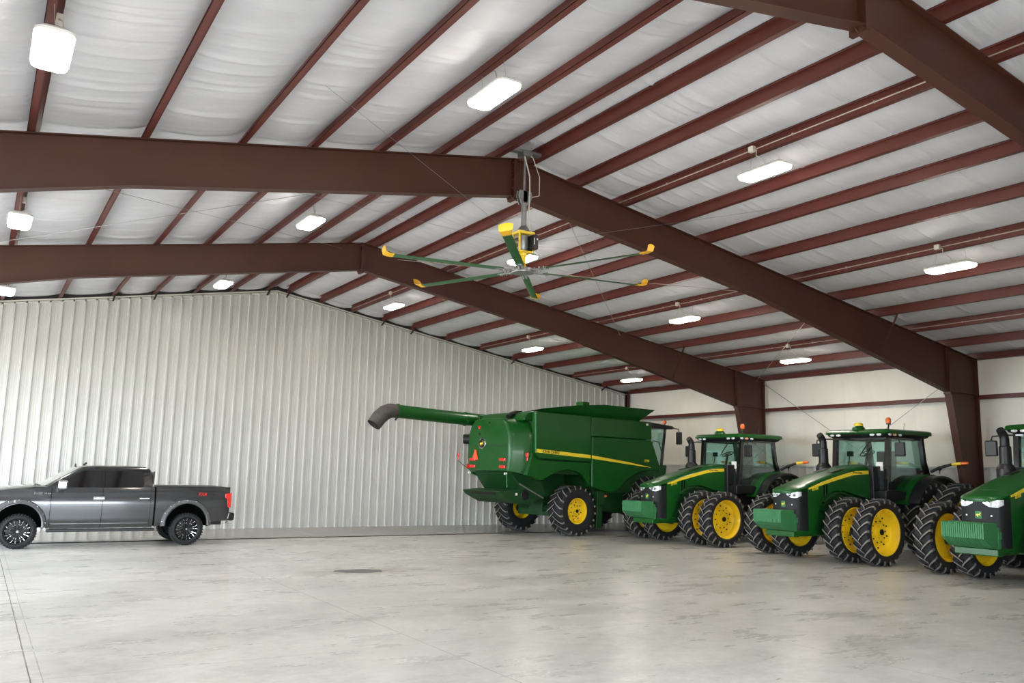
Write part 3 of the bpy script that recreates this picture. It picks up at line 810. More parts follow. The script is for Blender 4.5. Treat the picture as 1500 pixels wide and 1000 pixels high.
    # cab: base, steps, frame, glass
    FX, BX = -1.62, -3.28
    mb = MB().prism([(-1.30, 1.42), (-1.30, 2.34), (-1.62, 2.36), (-1.75, 1.62), (-3.1, 1.62), (-3.3, 2.2), (-3.35, 2.35), (-3.4, 1.2), (-1.5, 1.2)], 'y', -.62, .62)
    mb.build('cab_base', M['black'], e, bevel=.02)
    for s in (-1, 1):
        mb = MB(); mb.prism([(-1.36, 1.48), (-1.36, 1.72), (-1.6, 1.76), (-2.2, 1.72), (-2.3, 1.5)], 'y', s*.55, s*.93)
        mb.box(-2.25, -1.5, min(s*.55, s*.80), max(s*.55, s*.80), .72, 1.40)
        for k in range(3): mb.box(-1.98, -1.62, min(s*.62, s*.95), max(s*.62, s*.95), .55+.28*k, .58+.28*k)
        mb.build('steps', M['black'], e, bevel=.015)
    pil = MB()
    def P4(a, b, w=.075, h=.07): pil.bar(a, b, w, h, up=(0, 1, 0))
    for s in (-1, 1):
        P4((-1.58, s*.80, 1.60), (-1.66, s*.80, 2.35), .12, .13); P4((-1.66, s*.80, 2.35), (-1.72, s*.80, 3.12), .12, .13)
        P4((-3.34, s*.80, 2.15), (-3.22, s*.80, 2.45), .12, .12); P4((-3.22, s*.80, 2.42), (-3.12, s*.80, 3.12), .11, .12)
        P4((-1.58, s*.80, 1.63), (-2.45, s*.80, 1.63), .06, .07); P4((-2.42, s*.80, 1.63), (-3.3, s*.80, 2.22), .08, .07)
        P4((-1.66, s*.80, 3.10), (-3.2, s*.80, 3.10), .09, .08)
    P4((-1.68, -.8, 3.1), (-1.68, .8, 3.1), .09, .09); P4((-3.18, -.8, 3.1), (-3.18, .8, 3.1), .09, .09)
    P4((-3.3, -.8, 2.25), (-3.3, .8, 2.25), .07, .08); P4((-1.64, -.8, 2.34), (-1.64, -.50, 2.34), .05, .06); P4((-1.64, .8, 2.34), (-1.64, .5, 2.34), .05, .06)
    P4((-1.59, .5, 1.64), (-1.59, .8, 1.64), .05); P4((-1.59, -.5, 1.64), (-1.59, -.8, 1.64), .05)
    pil.build('cab_frame', M['gloss_black'], e, bevel=.012)
    for s in (-1, 1):
        mb = MB().prism([(-1.72, 3.06), (-3.12, 3.06), (-3.2, 2.45), (-3.26, 2.28), (-2.45, 1.69), (-1.64, 1.69), (-1.70, 2.4)], 'y', s*.805, s*.813)
        mb.build('side_glass', M['cabglass'], e)
    gl = [(-.76, 2.36), (.76, 2.36), (.76, 3.07), (-.76, 3.07)]
    mb = MB().add([(-1.655, y, z) if z < 2.5 else (-1.70, y, z) for y, z in gl]+[(-1.665, y, z) if z < 2.5 else (-1.71, y, z) for y, z in gl],
                  [(0,1,2,3), (7,6,5,4), (0,4,5,1), (1,5,6,2), (2,6,7,3), (3,7,4,0)])
    for s in (-1, 1): mb.box(-1.62, -1.612, min(s*.52, s*.77), max(s*.52, s*.77), 1.68, 2.34)
    mb.build('windshield', M['cabglass'], e)
    MB().box(-3.25, -3.24, -.76, .76, 2.3, 3.06).build('rear_window', M['cabglass'], e)
    # cab roof
    def roof_ring(z, x0, x1, y, r=.12):
        pts = []
        for cx, cy, a0 in ((x1-r, y-r, 0), (x0+r, y-r, 90), (x0+r, -y+r, 180), (x1-r, -y+r, 270)):
            for k in range(5): a = D(a0+90*k/4); pts.append((cx+r*math.cos(a), cy+r*math.sin(a), z))
        return pts
    MB().loft([roof_ring(3.19, -3.44, -1.44, .94, .08), roof_ring(3.22, -3.46, -1.42, .95, .08), roof_ring(3.285, -3.45, -1.46, .945, .08), roof_ring(3.315, -3.38, -1.56, .89, .1), roof_ring(3.335, -3.2, -1.8, .7, .12), roof_ring(3.342, -3.0, -2.0, .4, .12)]).build('cab_roof', M['green'], e, smooth=50)
    rl = MB().loft([roof_ring(3.10, -3.3, -1.56, .82), roof_ring(3.14, -3.38, -1.48, .90), roof_ring(3.195, -3.42, -1.45, .93)]).build('roof_liner', M['black'], e, smooth=40)
    pale = mat('pale amber lens', 'efb08c', .2, coat=.5, var=0)
    for y in (-.72, -.52, .52, .72): MB().ball((-1.455, y, 3.165), .05, (.5, 1.5, .75), 12).build('roof_lamp', M['lampglass'], rl, smooth=50)
    for s in (-1, 1):
        for x in (-1.62, -2.05): MB().ball((x, s*.93, 3.168), .05, (1.5, .4, .72), 12).build('roof_lamp', M['lampglass'], rl, smooth=50)
        MB().ball((-1.82, s*.93, 3.168), .05, (1.7, .4, .75), 12).build('turn_lamp', pale, rl, smooth=50)
    # beacon, gps globe
    mb = MB().tube([(-1.85, .72, 3.28), (-1.85, .74, 3.45)], .02, 8).lathe([(0, 3.44), (.06, 3.44), (.06, 3.47), (0, 3.47)], 'z', (-1.85, .74, 0), 14)
    bc = mb.build('beacon_stalk', M['black'], e, smooth=40)
    MB().lathe([(.055, 3.47), (.068, 3.50), (.068, 3.57), (.045, 3.62), (0, 3.63)], 'z', (-1.85, .74, 0), 16).build('beacon', M['amber'], bc, smooth=50)
    mb = MB().lathe([(.17, 3.30), (.16, 3.36), (.12, 3.40), (.12, 3.41), (0, 3.41)], 'z', (-1.62, 0, 0), 18)
    gb = mb.build('receiver_base', M['green'], e, smooth=40)
    MB().lathe([(.115, 3.41), (.12, 3.43), (.115, 3.48), (.08, 3.50), (0, 3.505)], 'z', (-1.62, 0, 0), 18).build('receiver', M['stripe'], gb, smooth=50)
    MB().tube([(-2.7, .6, 3.33), (-2.7, .62, 3.52)], .006, 5).build('antenna', M['black'], e)
    # exhaust stack on the right A-pillar
    mb = MB().tube([(-1.15, -.78, 2.05), (-1.15, -.78, 2.30)], .20, 16).lathe([(.2, 2.28), (.19, 2.34), (.10, 2.46), (0, 2.46)], 'z', (-1.15, -.78, 0), 16)
    mb.tube([(-1.15, -.78, 2.4), (-1.15, -.78, 2.80), (-1.15, -.78, 2.82), (-1.15, -.78, 2.98), (-1.13, -.79, 3.06), (-1.07, -.80, 3.14), (-1.03, -.80, 3.17)], [.13, .125, .10, .095, .095, .09, .085], 14)
    mb.build('exhaust_stack', M['black'], e, smooth=45)
    # mirrors
    for s in (-1, 1):
        mb = MB().tube([(-1.68, s*.82, 3.08), (-1.55, s*1.0, 3.08), (-1.5, s*1.25, 3.05), (-1.5, s*1.28, 2.95)], .018, 8)
        mm = mb.build('mirror_arm', M['black'], e, smooth=50)
        mb = MB().box(-1.54, -1.46, s*1.28-.14, s*1.28+.14, 2.60, 2.96); mb.build('mirror_housing', M['black'], mm, bevel=.03, seg=3)
    MB().tube([(-1.60, .46, 3.08), (-1.58, .30, 2.95), (-1.56, .12, 2.72)], .012, 6).bar((-1.60, .36, 3.0), (-1.585, .02, 2.62), .02, .012).build('wiper', M['black'], e, smooth=50)
    MB().box(-1.606, -1.60, .50, .70, 2.24, 2.46).build('paper_notice', M['paper'], e)
    # interior: seat, wheel, monitor
    mb = MB().box(-2.75, -2.25, -.27, .27, 1.95, 2.08); k = len(mb.v); mb.box(-2.85, -2.70, -.27, .27, 2.05, 2.78).box(-2.6, -2.3, .27, .36, 2.2, 2.27).box(-2.7, -2.3, -.2, .2, 1.62, 1.95)
    mb.build('seat', M['seat'], e, bevel=.05, seg=3)
    mb = MB(); tor = [(.185+.016*math.cos(2*PI*i/8), .016*math.sin(2*PI*i/8)) for i in range(8)]
    mb.lathe(tor, 'z', (0, 0, 0), 26, True); mb.bar((-.18, 0, 0), (.18, 0, 0), .03, .015).bar((0, -.18, 0), (0, .18, 0), .03, .015)
    RM = Matrix.Rotation(D(25), 3, 'Y'); mb.v = [tuple(RM @ Vector(v)+Vector((-1.95, 0, 2.70))) for v in mb.v]
    mb.tube([(-1.95, 0, 2.7), (-1.82, 0, 2.2), (-1.8, 0, 1.7)], .04, 8)
    mb.build('steering_wheel', M['black'], e, smooth=50)
    mb = MB().box(-1.95, -1.92, -.62, -.42, 2.62, 2.76).tube([(-1.94, -.55, 2.62), (-1.9, -.58, 2.3)], .015, 6).box(-2.5, -2.1, -.55, -.33, 2.1, 2.28).box(-1.98, -1.72, -.18, .18, 1.65, 2.22)
    mb.build('console', M['black'], e, bevel=.01)
    return e

T0 = make_tractor()
T0.location = (10.25, -8.62, 0)
tag(T0, 'green tractor parked next to the combine, first and farthest of the row', 'tractor', 'row of green tractors')
T1 = dup(T0); T1.location = (10.25, -13.70, 0)
tag(T1, 'middle green tractor of the row, standing in front of a dark red column', 'tractor', 'row of green tractors')
T2 = dup(T0); T2.location = (10.25, -18.58, 0)
tag(T2, 'nearest green tractor, cut off by the right edge of the photo', 'tractor', 'row of green tractors')

# ------------------------------------------------------------------ combine harvester
def combine():
    e = empty('combine_harvester', (8.25, -4.05, 0), D(6)); tag(e, 'large green combine harvester seen from behind beside the ribbed wall', 'combine harvester')
    G = M['green']
    # core hull
    mb = MB().prism([(-1.75, 1.95), (-1.2, 1.75), (-.9, 1.95), (.7, 1.95), (.9, 1.3), (3.3, 1.4), (3.45, 2.3), (3.5, 3.8), (-1.65, 3.78)], 'y', -1.42, 1.42)
    mb.build('hull', M['green_dk'], e)
    # rear hood, rounded loft
    base = [(1.10, 2.0), (1.19, 2.45), (1.17, 3.12), (1.0, 3.48), (.78, 3.645), (.4, 3.68), (0, 3.69)]
    def rg(x, k, dz, lowz): return ring_sym(x, [(y*k, z+dz if z > 2.2 else z+lowz) for y, z in base])
    rings = [rg(-2.37, .86, -.03, .06), rg(-2.36, .95, -.01, .02), rg(-2.31, 1.0, 0, 0), rg(-2.2, 1.06, .005, -.02), rg(-2.02, 1.16, .01, -.05), rg(-1.85, 1.245, .03, -.09), rg(-1.72, 1.27, .05, -.12), rg(-1.3, 1.28, .08, -.15)]
    rh = MB().loft(rings).build('rear_hood', G, e, smooth=50)
    mb = MB().bar((-2.385, -1.0, 2.80), (-2.385, -.15, 2.80), .01, .05); mb.build('hood_crease', M['green_dk'], rh, bevel=.004)
    # side panels (both sides)
    for s in (-1, 1):
        def pan(pts, name, y0=1.42, y1=1.6, m=G, par=e, bev=.03):
            mb = MB().prism(pts, 'y', s*y0, s*y1); return mb.build(name, m, par, bevel=bev, seg=3)
        pan([(-1.74, 3.88), (.655, 3.87), (.68, 2.36), (-1.45, 2.42), (-1.60, 2.46), (-1.68, 2.58)], 'upper_side_panel')
        arch = [(.61, 1.60), (.52, 1.78), (.32, 1.95), (.05, 2.05), (-.25, 2.09), (-.5, 2.07), (-.85, 1.98), (-1.15, 1.84), (-1.42, 1.74)]
        pan([(-2.0, 1.9), (-1.78, 2.6), (-1.70, 2.42), (-1.45, 2.37), (.68, 2.33), (.68, 1.56)]+arch, 'lower_side_panel', 1.38, 1.56)
        pan([(.69, 3.84), (3.55, 3.82), (3.58, 3.20), (.69, 3.21)], 'tank_side_panel', 1.42, 1.59, G)
        pan([(.705, 3.19), (3.56, 3.18), (3.72, 2.85), (4.02, 2.20), (3.95, 2.13), (3.45, 2.14), (3.1, 2.10), (2.75, 2.0), (2.4, 1.84), (2.1, 1.60), (1.85, 1.43), (1.6, 1.38), (1.3, 1.41), (.72, 1.55)], 'front_side_panel', 1.42, 1.6)
        mb = MB()
        for x0, x1 in ((-1.70, .655), (.71, 3.5)):
            rr = []
            for k in range(9):
                x = lerp(x0, x1, k/8)
                zt = interp([(-1.7, 2.725), (.7, 2.585), (2.4, 2.40), (3.5, 2.245)], x); hh = interp([(-1.7, .115), (.7, .11), (2.4, .075), (3.5, .012)], x)
                rr.append([(x, s*1.59, zt-hh), (x, s*1.604, zt-hh), (x, s*1.604, zt), (x, s*1.59, zt)])
            mb.loft(rr)
        st = mb.build('stripe', M['stripe'], e)
        text('lettering', 'JOHN DEERE', .125, M['black'], frameM((-1.06, s*1.6055, 2.63), (-s, 0, .05*s) if s > 0 else (1, 0, -.055), (0, 0, 1)), st)
        text('model_number', 'S790', .12, M['stripe'], frameM((3.3, s*1.602, 2.46), (-s, 0, 0), (0, 0, 1)), e, shear=.15)
        mb = MB().box(3.28, 3.4, s*1.59-.01, s*1.59+.012, 3.68, 3.76); mb.build('side_lamp', M['paper'], e, bevel=.01)
        mb = MB().bar((-1.72, s*1.605, 3.85), (-1.69, s*1.605, 2.62), .05, .03); mb.build('panel_edge', M['green_lt'], e, bevel=.006)
        # tail lamps on arms
        ar = MB().tube([(-2.0, s*1.25, 1.98), (-2.05, s*1.55, 2.05), (-2.06, s*(1.65 if s < 0 else 2.12), 2.32)], .012, 6).build('lamp_arm', M['green_dk'], e, smooth=50)
        yy = s*(1.65 if s < 0 else 2.12)
        MB().box(-2.09, -2.05, yy-.07, yy+.07, 2.45, 2.58).build('red_lamp', M['red'], ar, bevel=.015)
        MB().box(-2.085, -2.05, yy-.04, yy+.04, 2.33, 2.44).build('amber_lamp', M['red'], ar, bevel=.015)
        for z in (2.36, 2.14):
            MB().box(-2.415, -2.33, s*.82-.16, s*.82+.16, z-.05, z+.05).build('tail_lamp', M['red'], rh, bevel=.02)
        MB().tube([(-2.34, s*.98-0, 1.93), (-2.42, s*.98, 1.93)], .035, 10).build('reverse_lamp', M['paper'], e, smooth=50)
    mb = MB().prism([(.50, 2.35), (.82, 2.35), (.70, 2.68), (.62, 2.68)], 'x', -2.40, -2.385); mb.build('warning_triangle', M['orange'], rh)
    # badge
    mb = MB().lathe([(.0, -2.405), (.155, -2.405), (.175, -2.395), (.175, -2.37)], 'x', (0, 0, 0), 24); mb.v = [(v[0], v[1]*1.05+.3, v[2]*1.0+2.88) for v in mb.v]
    bd = mb.build('badge', M['chrome'], rh, smooth=40)
    mb = MB().lathe([(0, -2.409), (.15, -2.409), (.15, -2.40)], 'x', (0, .3, 2.88), 24); mb.build('badge_field', M['black'], bd)
    mb = MB(); deer(mb, (-2.412, .3, 2.87), (0, -1, 0), (0, 0, 1), .22, .004); mb.build('badge_mark', M['stripe'], bd)
    for y, z, r_, m in ((.49, 3.40, .055, M['red']), (.49, 3.18, .05, M['black']), (-.05, 3.54, .03, M['black'])):
        MB().lathe([(0, -2.40), (r_, -2.39), (r_*1.15, -2.35)], 'x', (0, y, z), 14).build('round_lamp', m, rh, smooth=50)
    MB().tube([(-2.25, 1.18, 3.03), (-2.42, 1.33, 3.03)], .16, 16).tube([(-2.38, 1.30, 3.03), (-2.425, 1.335, 3.03)], .13, 14, mi=1).build('exhaust_outlet', M['black'], e, smooth=40)
    MB().tube([(-2.3, 1.05, 2.12), (-2.42, 1.1, 2.15)], .07, 12).build('side_reflector', M['red'], e, smooth=40)
    # top deck and engine hump
    mb = MB().prism([(-2.0, 3.60), (-2.0, 3.66), (-1.84, 3.85), (-1.66, 3.90), (-.95, 3.91), (-.95, 3.60)], 'y', -1.40, 1.0); mb.build('top_deck', G, e, bevel=.03)
    mb = MB().tube([(-2.12, -.7, 3.72), (-2.0, -.7, 3.80), (-1.8, -.7, 3.88), (-1.6, -.7, 3.88)], .085, 10); mb.build('air_intake', M['black'], e, smooth=40)
    # grain tank covers, flared
    mb = MB()
    lo = [(-1.0, 1.40, 3.86), (.2, 1.42, 3.86), (1.7, 1.42, 3.86), (3.15, 1.42, 3.86)]
    hi = [(-1.42, 1.62, 4.00), (-.1, 1.72, 4.17), (1.15, 1.74, 4.27), (3.62, 1.70, 4.24)]
    for s in (-1, 1):
        if s > 0: hi = [(-.35, 1.50, 3.84)]+hi[1:]; hi[1] = (.3, 1.66, 4.05)
        rr = [[(x, s*y, z) for x, y, z in lo], [(x, s*y, z) for x, y, z in hi]]
        rr2 = [[(x, s*(y-.03), z) for x, y, z in hi], [(x, s*(y-.03), z) for x, y, z in lo]]
        mb.loft(rr+rr2, False, False)
    for a, b in ((0, -1), (3, 1)):
        x0, y0, z0 = lo[a]; x1, y1, z1 = hi[a]; xn, yn, zn = (-1.42, 1.62, 4.0) if a == 0 else hi[a]
        mb.add([(x0, -y0, z0), (x0, y0, z0), (x1, y1, z1), (xn, -yn, zn)], [(0, 1, 2, 3)])
        mb.add([(x0-b*.03, -y0, z0), (x0-b*.03, y0, z0), (x1-b*.03, y1, z1), (xn-b*.03, -yn, zn)], [(3, 2, 1, 0)])
    mb.box(-1.0, 3.15, -1.4, 1.4, 3.8, 3.87)
    mb.build('grain_tank_cover', M['green'], e)
    MB().box(1.05, 1.38, -.75, -.4, 3.9, 4.42).build('fill_auger', G, e, bevel=.03)
    # unloading auger along the far side
    y = 1.62
    mb = MB().tube([(2.6, 1.45, 3.62), (1.6, 1.55, 3.64), (-2.2, y+.05, 3.73), (-4.85, y+.08, 3.84)], .215, 20)
    for x, z in ((-2.15, 3.73), (-4.80, 3.838)): mb.lathe([(.215, x-.03), (.24, x-.02), (.24, x+.02), (.215, x+.03)], 'x', (0, y+.06, z), 20)
    ag = mb.build('unloading_auger', G, e, smooth=50)
    MB().tube([(-4.84, y+.08, 3.84), (-5.05, y+.08, 3.84), (-5.25, y+.08, 3.76), (-5.44, y+.08, 3.60), (-5.62, y+.08, 3.36)], [.22, .235, .25, .25, .235], 18, False).tube([(-5.60, y+.08, 3.385), (-5.61, y+.08, 3.375)], .22, 18, mi=1).build('auger_spout', [mat('worn spout rubber', '4a4643', .8, var=.3, vscale=5), M['dark']], ag, smooth=50)
    MB().tube([(-4.9, y-.1, 3.62), (-4.95, y-.1, 3.53)], .03, 8).build('auger_lamp', M['black'], ag, smooth=40)
    # chopper, tailboard, undercarriage
    mb = MB().prism([(-2.2, 1.99), (-1.0, 1.96), (-.75, 1.3), (-1.3, .98), (-1.7, 1.35)], 'y', -1.0, 1.0); mb.build('straw_chopper', M['green_dk'], e, bevel=.02)
    mb = MB().prism([(-2.62, 1.38), (-2.0, 1.44), (-1.35, 1.42), (-1.25, 1.2), (-1.45, .98), (-1.96, 1.0), (-2.5, 1.24)], 'y', -1.02, 1.02)
    tb = mb.build('tailboard', M['green_dk'], e, bevel=.02)
    MB().prism([(-2.56, 1.27), (-2.60, 1.36), (-2.5, 1.36), (-2.46, 1.27)], 'y', -.7, .55).build('spreader_slot', M['dark'], tb)
    MB().lathe([(0, -1.045), (.15, -1.045), (.17, -1.01)], 'y', (-1.62, 0, 1.26), 18).build('spreader_drive', M['black'], tb, smooth=40)
    MB().box(-2.0, -1.93, -1.03, -1.01, 1.26, 1.33).build('sticker', M['paper'], tb)
    MB().tube([(-1.95, -1.15, 1.62), (-1.0, -1.18, 1.18)], .025, 8).build('gas_strut', M['galv'], e, smooth=50)
    MB().tube([(-2.3, -.92, 1.92), (-2.25, -.9, 1.5)], .018, 8).build('support_rod', M['green_lt'], e, smooth=50)
    mb = MB().box(-.22, .22, -1.1, 1.1, .58, .92).box(-.35, .35, -.35, .35, .7, 1.2).tube([(0, -1.35, .76), (0, 1.35, .76)], .12, 12)
    mb.tube([(-.28, -.9, .82), (-.28, .9, .82)], .035, 8)
    mb.build('rear_axle', M['green_dk'], e, bevel=.02)
    mb = MB().box(.2, 3.2, -.95, .95, .75, 1.6).prism([(.75, 1.5), (1.0, .85), (2.6, .65), (3.3, .9), (3.3, 1.6)], 'y', -1.15, 1.15).box(-1.3, .4, -.6, .6, 1.2, 1.95)
    mb.build('underbody', M['green_dk'], e, bevel=.02)
    mb = MB().box(1.0, 1.35, -1.55, -1.35, .95, 1.42).bar((1.2, -1.48, 1.3), (1.12, -1.5, .22), .26, .06, up=(0, 1, 0)); mb.build('ladder_guard', M['green_dk'], e, bevel=.02)
    MB().box(1.32, 1.40, -1.6, -1.55, 1.22, 1.29).build('side_marker', M['amber'], e, bevel=.01)
    mb = MB().box(3.2, 3.8, -1.5, 1.5, .7, 1.25); mb.build('front_axle', M['green_dk'], e, bevel=.03)
    mb = MB().prism([(3.4, .8), (3.4, 1.7), (5.4, .9), (5.5, .3), (5.2, .25)], 'y', -.7, .7); mb.build('feeder_house', G, e, bevel=.02)
    RWc = {'tire': ag_tire(.80, .66, .40, 20), 'rim': ag_rim(.40, .66, .14, .15, 8), 'obj': None}
    FWc = {'tire': ag_tire(.97, .72, .45, 22, .05), 'rim': ag_rim(.45, .72, .1, .15, 10), 'obj': None}
    for s in (-1, 1):
        put_wheel(e, RWc, 0.0, s*1.42, .79, s < 0); put_wheel(e, FWc, 3.5, s*1.42, .965, s < 0)
    # cab
    cb = MB().prism([(3.55, 2.05), (3.55, 2.35), (5.05, 2.35), (5.0, 2.05), (4.6, 1.7), (3.7, 1.7)], 'y', -.95, .95); cb.build('cab_base', G, e, bevel=.03)
    pil = MB()
    for s in (-1, 1):
        pil.bar((3.6, s*.9, 2.3), (3.6, s*.9, 3.7), .1, .1); pil.bar((4.78, s*.92, 2.3), (5.0, s*.92, 3.72), .09, .07, up=(0, 1, 0))
        pil.bar((3.6, s*.9, 3.66), (5.0, s*.92, 3.70), .08, .08)
    pil.bar((5.0, -.92, 3.70), (5.0, .92, 3.70), .08, .08); pil.build('cab_frame', M['gloss_black'], e, bevel=.012)
    for s in (-1, 1):
        MB().prism([(3.65, 2.36), (4.76, 2.36), (4.97, 3.66), (3.65, 3.62)], 'y', s*.9, s*.908).build('side_glass', M['cabglass'], e)
    MB().add([(4.80, -.88, 2.36), (4.80, .88, 2.36), (5.02, .88, 3.66), (5.02, -.88, 3.66), (4.79, -.88, 2.36), (4.79, .88, 2.36), (5.01, .88, 3.66), (5.01, -.88, 3.66)], [(0,1,2,3), (7,6,5,4), (0,4,5,1), (2,6,7,3)]).build('windshield', M['cabglass'], e)
    MB().prism([(3.45, 3.70), (3.45, 3.84), (4.2, 3.86), (5.3, 3.78), (5.45, 3.70), (5.3, 3.66)], 'y', -1.02, 1.02).build('cab_roof', M['black'], e, bevel=.03)
    mb = MB().tube([(5.1, -.8, 3.78), (5.1, -.8, 3.86)], .025, 8); bs = mb.build('beacon_stalk', M['black'], e)
    MB().lathe([(.06, 3.86), (.07, 3.9), (.065, 3.97), (0, 4.0)], 'z', (5.1, -.8, 0), 14).build('beacon', M['amber'], bs, smooth=50)
    mb = MB().tube([(5.25, -1.0, 3.7), (5.28, -1.3, 3.66), (5.28, -1.34, 3.55)], .02, 8); ma = mb.build('mirror_arm', M['black'], e, smooth=50)
    MB().box(5.22, 5.32, -1.46, -1.22, 3.1, 3.55).build('mirror_housing', M['black'], ma, bevel=.03)
    MB().tube([(4.0, -1.02, 2.3), (4.0, -1.1, 2.9), (4.15, -1.12, 3.2), (4.45, -1.12, 3.15), (4.6, -1.1, 2.8), (4.62, -1.05, 2.35)], .018, 8).build('handrail', M['black'], e, smooth=50)
    MB().box(4.0, 4.5, -.25, .25, 2.35, 2.75).box(3.95, 4.1, -.25, .25, 2.7, 3.25).build('seat', M['seat'], e, bevel=.05)
combine()

# ------------------------------------------------------------------ pickup truck
def pickup():
    e = empty('pickup_truck', (-3.45, -4.45, 0), PI); tag(e, 'dark grey crew cab pickup truck parked along the white ribbed wall', 'pickup truck')
    Gp = M['grey_truck']; RA, FA = 0.0, 3.70; AR = .52; AZ = .48
    def zlow(x):
        base = interp([(-1.0, .60), (-.5, .56), (.55, .52), (.8, .45), (3.05, .44), (3.2, .46), (4.3, .48), (4.65, .52)], x)
        for c in (RA, FA):
            d = abs(x-c)
            if d < AR: base = max(base, AZ+math.sqrt(AR*AR-d*d)*1.04)
        return base
    def ztop(x): return interp([(-1.02, 1.435), (.78, 1.42), (.80, 1.40), (3.2, 1.40), (3.4, 1.405), (4.0, 1.34), (4.4, 1.27), (4.55, 1.18), (4.66, 1.05)], x)
    def hwid(x, z):
        w = interp([(-1.03, .955), (-.9, .985), (0, .995), (3.6, .995), (4.2, .975), (4.5, .90), (4.62, .78), (4.66, .70)], x)
        # body section: belly crease at 1.13, flat lower door, tuck-under
        k = interp([(.40, .935), (.52, .955), (.56, .975), (.72, .985), (.95, 1.0), (1.08, 1.0), (1.14, .988), (1.25, .972), (1.36, .955), (1.45, .93)], z)
        return w*k
    NZ = 12
    def ring(x, crown):
        zl, zt = zlow(x), ztop(x); pts = []
        for i in range(NZ+1): z = lerp(zl, zt, i/NZ); pts.append((hwid(x, z), z))
        w = pts[-1][0]
        pts += [(w*.93, zt+.02*crown), (w*.7, zt+.045*crown), (w*.35, zt+.055*crown), (0, zt+.058*crown)]
        return ring_sym(x, pts)
    def seg(x0, x1, name, crown, m=Gp, step=.05):
        n = max(2, int((x1-x0)/step)); xs = [lerp(x0, x1, i/n) for i in range(n+1)]
        return MB().loft([ring(x, crown) for x in xs]).build(name, m, e, smooth=32)
    seg(3.085, 4.66, 'front_clip', 1.0)
    fd = seg(1.985, 3.075, 'front_door', 0); rd = seg(.90, 1.975, 'rear_door', 0); seg(.815, .895, 'cab_corner', 0)
    seg(-1.02, .775, 'bed', 0)
    # bed opening: black sheet stands for the shade in its cavity
    MB().box(-.92, .70, -.80, .80, 1.425, 1.440).build('bed_shade_sheet', M['black'], e, bevel=.006)
    # greenhouse
    def gw(z): return lerp(.925, .775, (z-1.38)/.44) if z < 1.82 else interp([(1.82, .775), (1.87, .745), (1.905, .68), (1.925, .55), (1.935, .3)], z)
    def xf(z): return interp([(1.38, 3.36), (1.82, 2.62), (1.87, 2.53), (1.905, 2.40), (1.925, 2.2), (1.935, 1.9)], z)
    def xr(z): return interp([(1.38, .83), (1.60, .85), (1.82, .91), (1.87, .95), (1.905, 1.03), (1.925, 1.2), (1.935, 1.5)], z)
    rings = []
    for z in (1.38, 1.5, 1.65, 1.82, 1.87, 1.905, 1.925, 1.935):
        w, f, r = gw(z), xf(z), xr(z); bulge = .10
        rings.append([(r, -w*.97, z), (r+.03, -w, z), (f-.30, -w, z), (f-.12, -w*.985, z), (f-.05, -w*.93, z), (f+bulge*.3, -w*.7, z), (f+bulge*.7, -w*.35, z), (f+bulge*.8, 0, z),
                      (f+bulge*.7, w*.35, z), (f+bulge*.3, w*.7, z), (f-.05, w*.93, z), (f-.12, w*.985, z), (f-.30, w, z), (r+.03, w, z), (r, w*.97, z), (r-.02, w*.5, z), (r-.02, -w*.5, z)])
    cab = MB().loft(rings).build('cab', Gp, e, smooth=40)
    # side glass
    for s in (-1, 1):
        def win(pts, name):
            n = Vector((0, .44, .15)).normalized()
            mb = MB(); k = len(pts)
            vs = [(x, s*(gw(z)+.004), z) for x, z in pts]+[(x, s*(gw(z)-.012), z) for x, z in pts]
            mb.add(vs, [tuple(range(k)), tuple(range(k, 2*k))[::-1]]+[(i, (i+1) % k, k+(i+1) % k, k+i) for i in range(k)])
            return mb.build(name, M['tint'], cab)
        win([(2.02, 1.40), (2.02, 1.80), (2.36, 1.80), (2.46, 1.775), (2.97, 1.47), (2.98, 1.40)], 'front_side_window')
        win([(1.10, 1.42), (1.06, 1.48), (1.09, 1.76), (1.13, 1.80), (1.955, 1.80), (1.955, 1.40), (1.12, 1.40)], 'rear_side_window')
        win([(1.945, 1.395), (1.945, 1.805), (2.03, 1.805), (2.03, 1.395)], 'door_pillar')
        # mirror
        mb = MB().box(2.77, 2.97, min(s*.95, s*1.20), max(s*.95, s*1.20), 1.36, 1.57); mr = mb.build('mirror_housing', M['chrome'], e, bevel=.045, seg=4)
        MB().box(2.82, 2.94, min(s*.90, s*1.15), max(s*.90, s*1.15), 1.325, 1.365).build('mirror_foot', M['black'], mr, bevel=.01)
        # door handles
        for x, d in ((2.06, fd), (1.04, rd)):
            y = hwid(x, 1.14); mb = MB().bar((x-.11, s*(y+.03), 1.145), (x+.11, s*(y+.03), 1.145), .025, .035)
            h = mb.build('door_handle', M['chrome'], d, bevel=.01)
            MB().box(x-.13, x+.13, min(s*(y-.01), s*(y+.008)), max(s*(y-.01), s*(y+.008)), 1.10, 1.19).build('handle_recess', M['gloss_black'], h, bevel=.006)
        # running board / rocker
        MB().box(.75, 3.12, min(s*.80, s*.95), max(s*.80, s*.95), .36, .43).build('running_board', M['black'], e, bevel=.02)
        mb = MB().bar((.92, s*(hwid(1.9, .55)+.002), .555), (3.05, s*(hwid(1.9, .55)+.002), .555), .02, .025); mb.build('rocker_molding', M['flare'], e, bevel=.006)
        # fender flares
        for c in (RA, FA):
            prof = [(.50, .93), (.50, 1.045), (.525, 1.06), (.585, 1.035), (.605, .99), (.605, .95), (.56, .93)]
            mb = MB().lathe([(r, s*y) for r, y in prof], 'y', (c+.03, 0, AZ+.045), 26, True, D(-5), D(185))
            mb.v = [(v[0], v[1], v[2]) for v in mb.v]
            fl = mb.build('fender_flare', M['flare'], e, smooth=40)
            mb = MB()
            for k in range(9):
                a = D(6+21*k); mb.ball((c+.03+.578*math.cos(a), s*1.038, AZ+.045+.578*math.sin(a)), .012, (1, .7, 1), 8)
